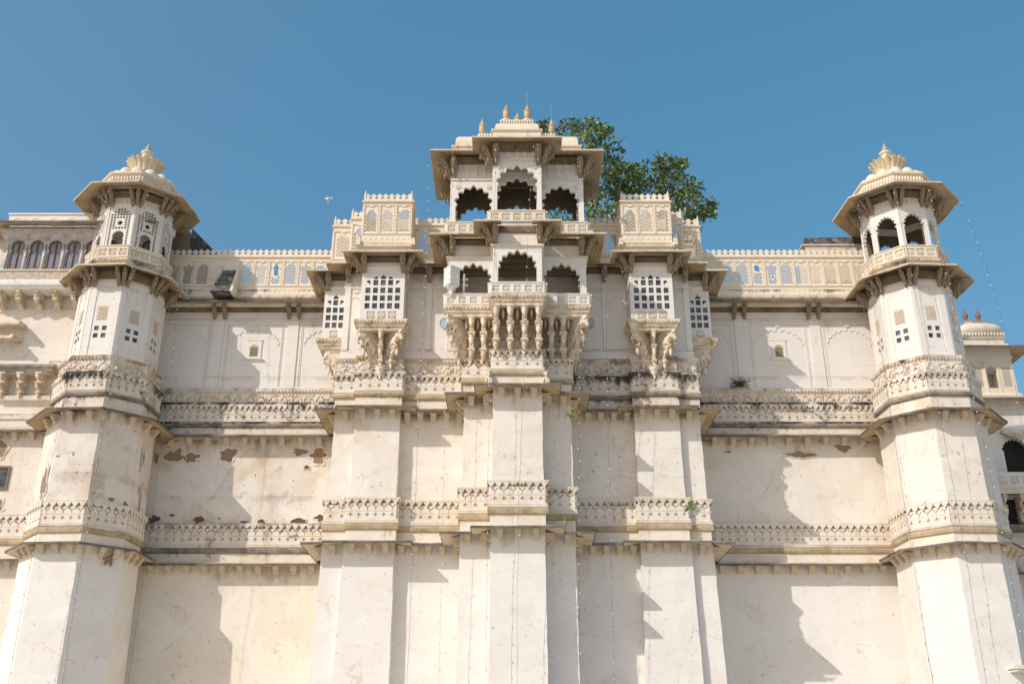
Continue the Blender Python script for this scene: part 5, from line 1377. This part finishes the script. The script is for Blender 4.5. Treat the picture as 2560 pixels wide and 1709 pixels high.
mb.plate(rect(0, 2.7, 22.5, 24.7), [arch(2.0, 22.6, 24.2, 24.5, 9, .3, 1.35)], ((30.75, 59.6, 0), (-1, 0), (0, 1)), -.12, 0)
for x in (.95, 1.75): mb.box(28.05+x-.05, 28.05+x+.05, 56.96, 57, 22.6, 24.65)
part('pierced_wall', mb, 'jali', DK)
mb = MB(); mb.sweep(pv, [(-.1, 22.3), (.14, 22.32), (.18, 22.45), (.05, 22.6), (-.1, 22.6)]); part('plinth', mb, 'jali', DK)
pvc = [(28.05, 57.0), (30.75, 57.0), (30.75, 59.6), (28.05, 59.6)]
eave(pvc, .95, 25.22, 25.55, 'eave', 'eave', DK, closed=True, slab=1.4)
mb = MB(); mb.loft([ringz(pvc, 24.7), ringz(pvc, 25.8)], True, True, True); part('frieze_wall', mb, 'marble', DK)
mb = MB(); mb.sweep(offset(pvc, -.15, True), [(0, 25.6), (0, 26.15), (.1, 26.2), (.12, 26.35), (-.1, 26.4)], True, False)
def rounded(r, z, n=32):
    sg = lambda v: math.copysign(abs(v)**.62, v)
    return [(29.4 + r*sg(math.cos(2*PI*j/n)), 58.3 + r*sg(math.sin(2*PI*j/n)), z) for j in range(n)]
mb.loft([rounded(r, z) for r, z in ((1.16, 26.36), (1.26, 26.5), (1.42, 26.66), (1.47, 26.84), (1.40, 27.04), (1.2, 27.2), (.9, 27.3), (.5, 27.34))], True, False, True, True)
for k in range(14): mb.ball((28.15+k*.19, 57.0, 26.42), (.08, .08, .12), 6, 4)
mb.sweep(offset(pvc, -.75, True), [(0, 27.3), (.08, 27.38), (0, 27.45), (0, 27.6), (.08, 27.65), (-.2, 27.7)], True, False)
d = part('dome', mb, 'carved_dark', DK)
DK.location.x -= 1.0
for x in (28.95, 29.75):
    q = MB(); q.lathe([(.10, 0), (.14, .1), (.06, .2), (.15, .32), (.17, .5), (.08, .6), (.10, .66), (.04, .75), (.005, .95)], (x, 58.0, 27.65), 10); part('finial', q, 'wood', d)

# ================================================================== SMALL THINGS
base(-2.72, 41.75, 21.8)
t = thing('white_cabinet', 'white metal box cabinet mounted at the corner of the arched balcony', 'cabinet', tuple(G))
mb = MB(); r_ = Matrix.Translation((-2.98, 41.72, 22.0)) @ Matrix.Rotation(R(38), 4, 'Z')
b = MB(); b.box(-.26, .26, -.26, .26, .12, 1.0); b.box(-.275, .275, -.275, .275, .99, 1.04); mb.merge(b, r_); part('box', mb, 'white_paint', t)
b = MB(); b.lathe([(.06, -.3), (.09, -.1), (.2, .02), (.30, .12)], (0, 0, 0), 12); mb = MB(); mb.merge(b, r_); part('stand', mb, 'white_paint', t)
b = MB(); b.box(-.21, .21, -.266, -.258, .18, .94); b.box(.14, .18, -.285, -.265, .5, .63); mb = MB(); mb.merge(b, r_); part('door', mb, 'white_paint', t)
base(-2.42, 41.85, 21.8)
t = thing('short_pole', 'short grey pole with clamps beside the white cabinet', 'pole', tuple(G))
mb = MB(); mb.limb([(-2.42, 41.85, 21.8), (-2.42, 41.85, 22.75)], [.06, .06], 10); mb.lathe([(.065, 0), (.065, .04), (.02, .09)], (-2.42, 41.85, 22.75), 10); part('post', mb, 'grey_pole', t)
for z in (22.2, 22.5):
    mb = MB(); mb.box(-2.50, -2.24, 41.78, 41.92, z, z+.05); part('clamp', mb, 'grey_pole', t)
base(20.25, 43.6, 5.8)
t = thing('wall_spout', 'small white stone spout sticking out low on the open arched tower', 'spout', tuple(G))
mb = MB(); mb.hexa([(20.2, 43.25, 5.72), (20.75, 43.3, 5.72), (20.75, 44.2, 5.76), (20.2, 44.2, 5.76)], [(20.15, 43.22, 5.86), (20.8, 43.28, 5.86), (20.75, 44.2, 5.90), (20.2, 44.2, 5.90)]); mb.box(20.25, 20.7, 43.4, 44.2, 5.65, 5.72); part('spout', mb, 'plaster', t)

def leaves(mb, c, r, n, size, q, droop=.3):
    for _ in range(n):
        while True:
            v = Vector((q.uniform(-1, 1), q.uniform(-1, 1), q.uniform(-1, 1)))
            if v.length <= 1: break
        v = v*(.45 + .55*q.random())/max(v.length, .25)*min(1, v.length + .35)
        p = Vector(c) + v*r
        d = Vector((v.x, v.y, v.z*.5 - droop + q.uniform(-.5, .5))) + Vector((q.uniform(-.6, .6), q.uniform(-.6, .6), q.uniform(-.3, .5)))
        d.normalize(); s = size*q.uniform(.6, 1.25)
        sd = d.cross(Vector((q.uniform(-1, 1), q.uniform(-1, 1), q.uniform(-.2, 1)))).normalized()
        up_ = sd.cross(d)
        a, b = p, p + d*s
        m1 = p + d*s*.42 + sd*s*.30 + up_*s*.10; m2 = p + d*s*.42 - sd*s*.30 + up_*s*.10
        e1 = p + d*s*.8 + sd*s*.13 + up_*s*.04; e2 = p + d*s*.8 - sd*s*.13 + up_*s*.04
        mc = p + d*s*.42
        mb.add([a, m1, e1, b, e2, m2, mc], [(0, 6, 1), (6, 3, 2, 1), (0, 5, 6), (6, 5, 4, 3)])
base(6.5, 53, 25.1)
TR = thing('leafy_tree', 'leafy green tree growing on the terrace behind the central block', 'tree', tuple(G))
CL = [(1.75, 51.8, 37.77, .45), (3.13, 53.0, 38.35, .72), (4.18, 54.2, 39.51, .66), (4.82, 52.4, 37.93, .62), (5.49, 53.6, 38.9, .37), (3.82, 51.8, 36.58, .97), (5.37, 53.0, 36.92, .94), (5.86, 54.2, 36.6, .91), (4.98, 52.4, 34.83, .93), (5.74, 53.6, 34.81, .95), (6.36, 51.8, 34.81, .46), (6.99, 53.0, 34.6, .78), (7.46, 54.2, 36.03, .45), (8.24, 52.4, 34.83, .93), (9.51, 53.6, 35.75, .79), (8.84, 51.8, 35.3, .51), (8.01, 53.0, 33.99, .94), (6.57, 54.2, 34.1, 1.07), (9.76, 52.4, 34.07, .77), (10.76, 53.6, 34.51, .53), (9.95, 51.8, 32.52, .61), (11.47, 53.0, 33.02, .42), (11.03, 54.2, 33.12, .43), (11.17, 52.4, 32.14, .31), (3.05, 53.6, 32.83, .95), (4.95, 51.8, 31.5, 1.02), (4.34, 53.0, 33.68, .94), (3.69, 54.2, 36.13, .91), (9.19, 52.4, 33.32, .77), (9.95, 53.6, 36.37, .30), (6.6, 52.6, 32.4, .9), (8.2, 53.4, 32.2, .9), (10.1, 52.2, 31.4, .5)]
q = random.Random(11)
mb = MB()
for x, y, z, r in CL:
    leaves(mb, (x, y, z), r, int(115*r*r) + 30, .33, q)
    for _ in range(7):      # small outlying sprays break the outline
        a_ = q.uniform(0, 6.28); leaves(mb, (x + r*1.05*math.cos(a_), y + q.uniform(-.5, .5)*r, z + r*.95*math.sin(a_)), r*.3 + .08, 10, .30, q)
part('crown', mb, 'leaf', TR)
mb = MB(); hub = [Vector((6.5, 53, 25.1)), Vector((6.3, 53, 28)), Vector((6.0, 53, 30.5))]
mb.limb(hub, [.45, .34, .26], 10)
forks = [Vector((4.6, 53, 33.2)), Vector((8.3, 53, 32.6)), Vector((6.1, 53.2, 33.2))]
for f in forks: mb.limb([hub[2], hub[2].lerp(f, .5) + Vector((0, .2, .2)), f], [.22, .16, .12], 8)
for x, y, z, r in CL:
    c = Vector((x, y, z)); f = min(forks, key=lambda v: (v-c).length)
    mid = f.lerp(c, .55) + Vector((q.uniform(-.3, .3), q.uniform(-.3, .3), q.uniform(0, .35)))
    mb.limb([f, mid, c], [.09, .055, .02], 6)
    for _ in range(4):
        e_ = c + Vector((q.uniform(-1, 1), q.uniform(-1, 1), q.uniform(-.6, 1)))*r
        mb.limb([c, c.lerp(e_, .5) + Vector((0, 0, .1)), e_], [.02, .014, .006], 5)
part('trunk', mb, 'bark', TR)

def weed(x, y, z, s, label, n=90):
    base(x, y, z); t = thing('weed', label, 'plant', tuple(G))
    mb = MB(); q = random.Random(int(x*100))
    for _ in range(n):
        a_ = q.uniform(0, 6.28); l = s*q.uniform(.5, 1.1); e_ = (x + l*math.cos(a_)*.9, y - abs(math.sin(a_))*l*.5, z + l*q.uniform(-.25, .75))
        mb.limb([(x + q.uniform(-.3, .3)*s, y, z - .05), ((x+e_[0])/2, (y+e_[1])/2, (z+e_[2])/2 + .12*s), e_], [.007, .008, .003], 4)
        leaves(mb, e_, .08*s, 3, .13*s, q)
    part('foliage', mb, 'weed', t)
weed(11.2, 48.2, 19.75, .55, 'dark green weed clump rooted in the ledge of the cleaner curtain wall', 130)
weed(18.05, 44.6, 19.6, .22, 'small green weed tuft on the cornice of the open arched tower', 40)
weed(8.55, 47.9, 24.7, .3, 'small weed tuft on the parapet ledge at the inner end of the cleaner curtain wall', 40)

def parakeet(loc, rot, label, flying, bodymat='green', size=1.0):
    base(*loc); t = thing('parakeet', label, 'bird', tuple(loc), 0)
    m4 = Matrix.Translation(loc) @ Matrix.Rotation(R(rot[2]), 4, 'Z') @ Matrix.Rotation(R(rot[0]), 4, 'X') @ Matrix.Rotation(R(rot[1]), 4, 'Y') @ Matrix.Scale(size, 4)
    b = MB(); b.limb([(0, -.17, 0), (0, -.12, .012), (0, -.02, 0), (0, .10, -.01), (0, .16, 0)], [.018, .045, .06, .045, .02], 10); b.ball((0, -.17, .018), (.043, .05, .045), 10, 6)
    q = MB(); q.merge(b, m4); part('body', q, bodymat, t)
    b = MB(); b.add([(-.03, .12, .01), (.03, .12, .01), (.012, .42, .0), (-.012, .42, 0), (0, .12, -.01), (0, .42, -.008)], [(0, 1, 2, 3), (0, 3, 5, 4), (4, 5, 2, 1)]); q = MB(); q.merge(b, m4); part('tail', q, bodymat, t)
    b = MB(); b.limb([(0, -.205, .025), (0, -.235, .015), (0, -.235, -.005)], [.018, .013, .004], 6); q = MB(); q.merge(b, m4); part('beak', q, 'beak', t)
    for s in (-1, 1):
        b = MB()
        if flying: P_ = [(s*.03, -.09, .03), (s*.18, -.13, .10), (s*.38, -.04, .13), (s*.22, .03, .09), (s*.03, .07, .03)]
        else: P_ = [(s*.045, -.10, .035), (s*.065, -.04, .02), (s*.05, .1, 0), (s*.02, .24, .01), (s*.03, .04, .05)]
        b.add(P_ + [(x, y, z - .012) for x, y, z in P_], [(0, 1, 2, 3, 4), (9, 8, 7, 6, 5)] + [(i, (i+1) % 5, 5+(i+1) % 5, 5+i) for i in range(5)])
        q = MB(); q.merge(b, m4); part('wing', q, bodymat, t)
    return t
parakeet((2.23, 41.5, 15.84), (-35, 15, -40), 'green parakeet flying with wings spread beside the central buttress', True, 'green', .85)
parakeet((7.29, 42.6, 12.15), (-15, -35, -70), 'green parakeet flying dark against the carved band of the right buttress', True)
parakeet((1.97, 42.0, 11.42), (62, 0, 12), 'green parakeet perched on the lower eave of the central buttress', False)
parakeet((-9.78, 46, 29.3), (-70, 10, 0), 'pale bird with long tail flying in the open sky', True, 'feather', .62)

# hanging strings of fairy lights
BULB = MB(); BULB.lathe([(.010, .03), (.013, 0), (.026, -.02), (.022, -.048), (.004, -.06)], (0, 0, 0), 6); BULB = BULB.mesh('bulb', M['bulb'])
def light_string(pts, label, mat='wire', pitch=.62, seed=0):
    pts = [Vector(p) for p in pts]; base(*pts[0]); t = thing('light_string', label, 'string lights', tuple(G), 0, 'fairy light strings hanging down the palace')
    q = random.Random(seed); path = []; mb = MB()
    for a, b in zip(pts, pts[1:]):
        n = max(2, int((b-a).length/1.2))
        for i in range(n):
            path.append(a.lerp(b, i/n) + Vector((q.uniform(-.025, .025), q.uniform(-.02, .02), 0)))
    path.append(pts[-1])
    mb.limb(path, [.007]*len(path), 4); part('wire', mb, mat, t)
    acc = 0
    for a, b in zip(path, path[1:]):
        L = (b-a).length; x = pitch - acc
        while x < L:
            p = a.lerp(b, x/L) + Vector((q.uniform(-.05, .05), q.uniform(-.03, .03), 0)); part('bulb', BULB, None, t, tuple(p), q.uniform(0, 6)); x += pitch*q.uniform(.8, 1.2)
        acc = L - (x - pitch) if False else max(0, L - (x - pitch))
S = [([(-20.1, 43.5, 28.8), (-20.1, 43.2, 24.4), (-20.2, 43.0, 17.0), (-20.3, 42.9, 11.0), (-20.4, 43.0, .5)], 'light string down the front face of the lattice tower', 'wire'),
     ([(-18.3, 43.9, 28.8), (-18.3, 43.5, 24.3), (-18.35, 43.3, 17), (-18.4, 43.4, 11), (-18.4, 43.5, .5)], 'light string down the shaded face of the lattice tower', 'wire'),
     ([(-16.7, 45.6, 24.2), (-16.9, 46.6, 19), (-17.1, 47.3, 12), (-17.1, 47.3, .5)], 'light string along the shaded end of the stained curtain wall', 'wire'),
     ([(-4.3, 42.6, 29.7), (-4.25, 42.4, 24.5), (-4.35, 42.9, 17), (-4.5, 43.4, .5)], 'reddish light string left of the stepped balcony', 'wire'),
     ([(-3.1, 42.2, 29.7), (-3.05, 41.1, 24.5), (-3.1, 41.6, 17.0), (-3.1, 41.8, .5)], 'yellow light string left of the stepped balcony', 'wire_yellow'),
     ([(-1.0, 41.2, 29.7), (-1.05, 40.6, 21), (-1.2, 40.7, 17), (-1.25, 40.75, .5)], 'light string at the left edge of the central buttress', 'wire'),
     ([(.8, 41.1, 29.7), (.5, 39.9, 24.4), (.25, 40.4, 17), (.0, 40.6, 11), (-.1, 40.8, .5)], 'light string down the middle of the central buttress', 'wire'),
     ([(2.95, 42.1, 29.7), (2.8, 41.0, 24.4), (2.7, 41.6, 17), (2.5, 41.8, 11), (2.35, 41.9, .5)], 'light string at the right edge of the stepped balcony', 'wire'),
     ([(4.25, 42.4, 29.6), (4.15, 42.4, 24.4), (4.05, 43.2, 17), (3.95, 43.4, 11), (3.9, 43.6, .5)], 'blue light string over the shaded recess right of the stepped balcony', 'wire_blue'),
     ([(17.2, 44.8, 28.8), (17.3, 44.9, 24.2), (17.4, 45.2, 17), (17.5, 45.4, .5)], 'light string down the inner edge of the open arched tower', 'wire_blue'),
     ([(18.6, 43.6, 28.8), (18.7, 43.4, 24.2), (18.8, 43.2, 17), (18.9, 43.3, 11), (18.9, 43.5, .5)], 'light string down the sunny face of the open arched tower', 'wire'),
     ([(20.2, 43.4, 28.8), (20.3, 43.3, 24.2), (20.4, 43.0, 17), (20.5, 43.0, 11), (20.6, 43.2, .5)], 'light string down the front face of the open arched tower', 'wire'),
     ([(22.3, 44.7, 28.9), (22.9, 44.5, 24.4), (23.1, 44.3, 20), (22.9, 44.2, 16.8), (22.6, 44, .5)], 'sagging light string against the sky at the outer side of the open arched tower', 'wire')]
for i, (p, l, m_) in enumerate(S): light_string(p, l, m_, .6, i)
base(33, 56, 25.5)
t = thing('slanted_pole', 'bare grey pole slanting up past the domed pavilion', 'pole', tuple(G))
mb = MB(); mb.limb([(31.2, 57.2, 26.6), (33.5, 57, 28.6)], [.06, .05], 8); part('shaft', mb, 'grey_pole', t)
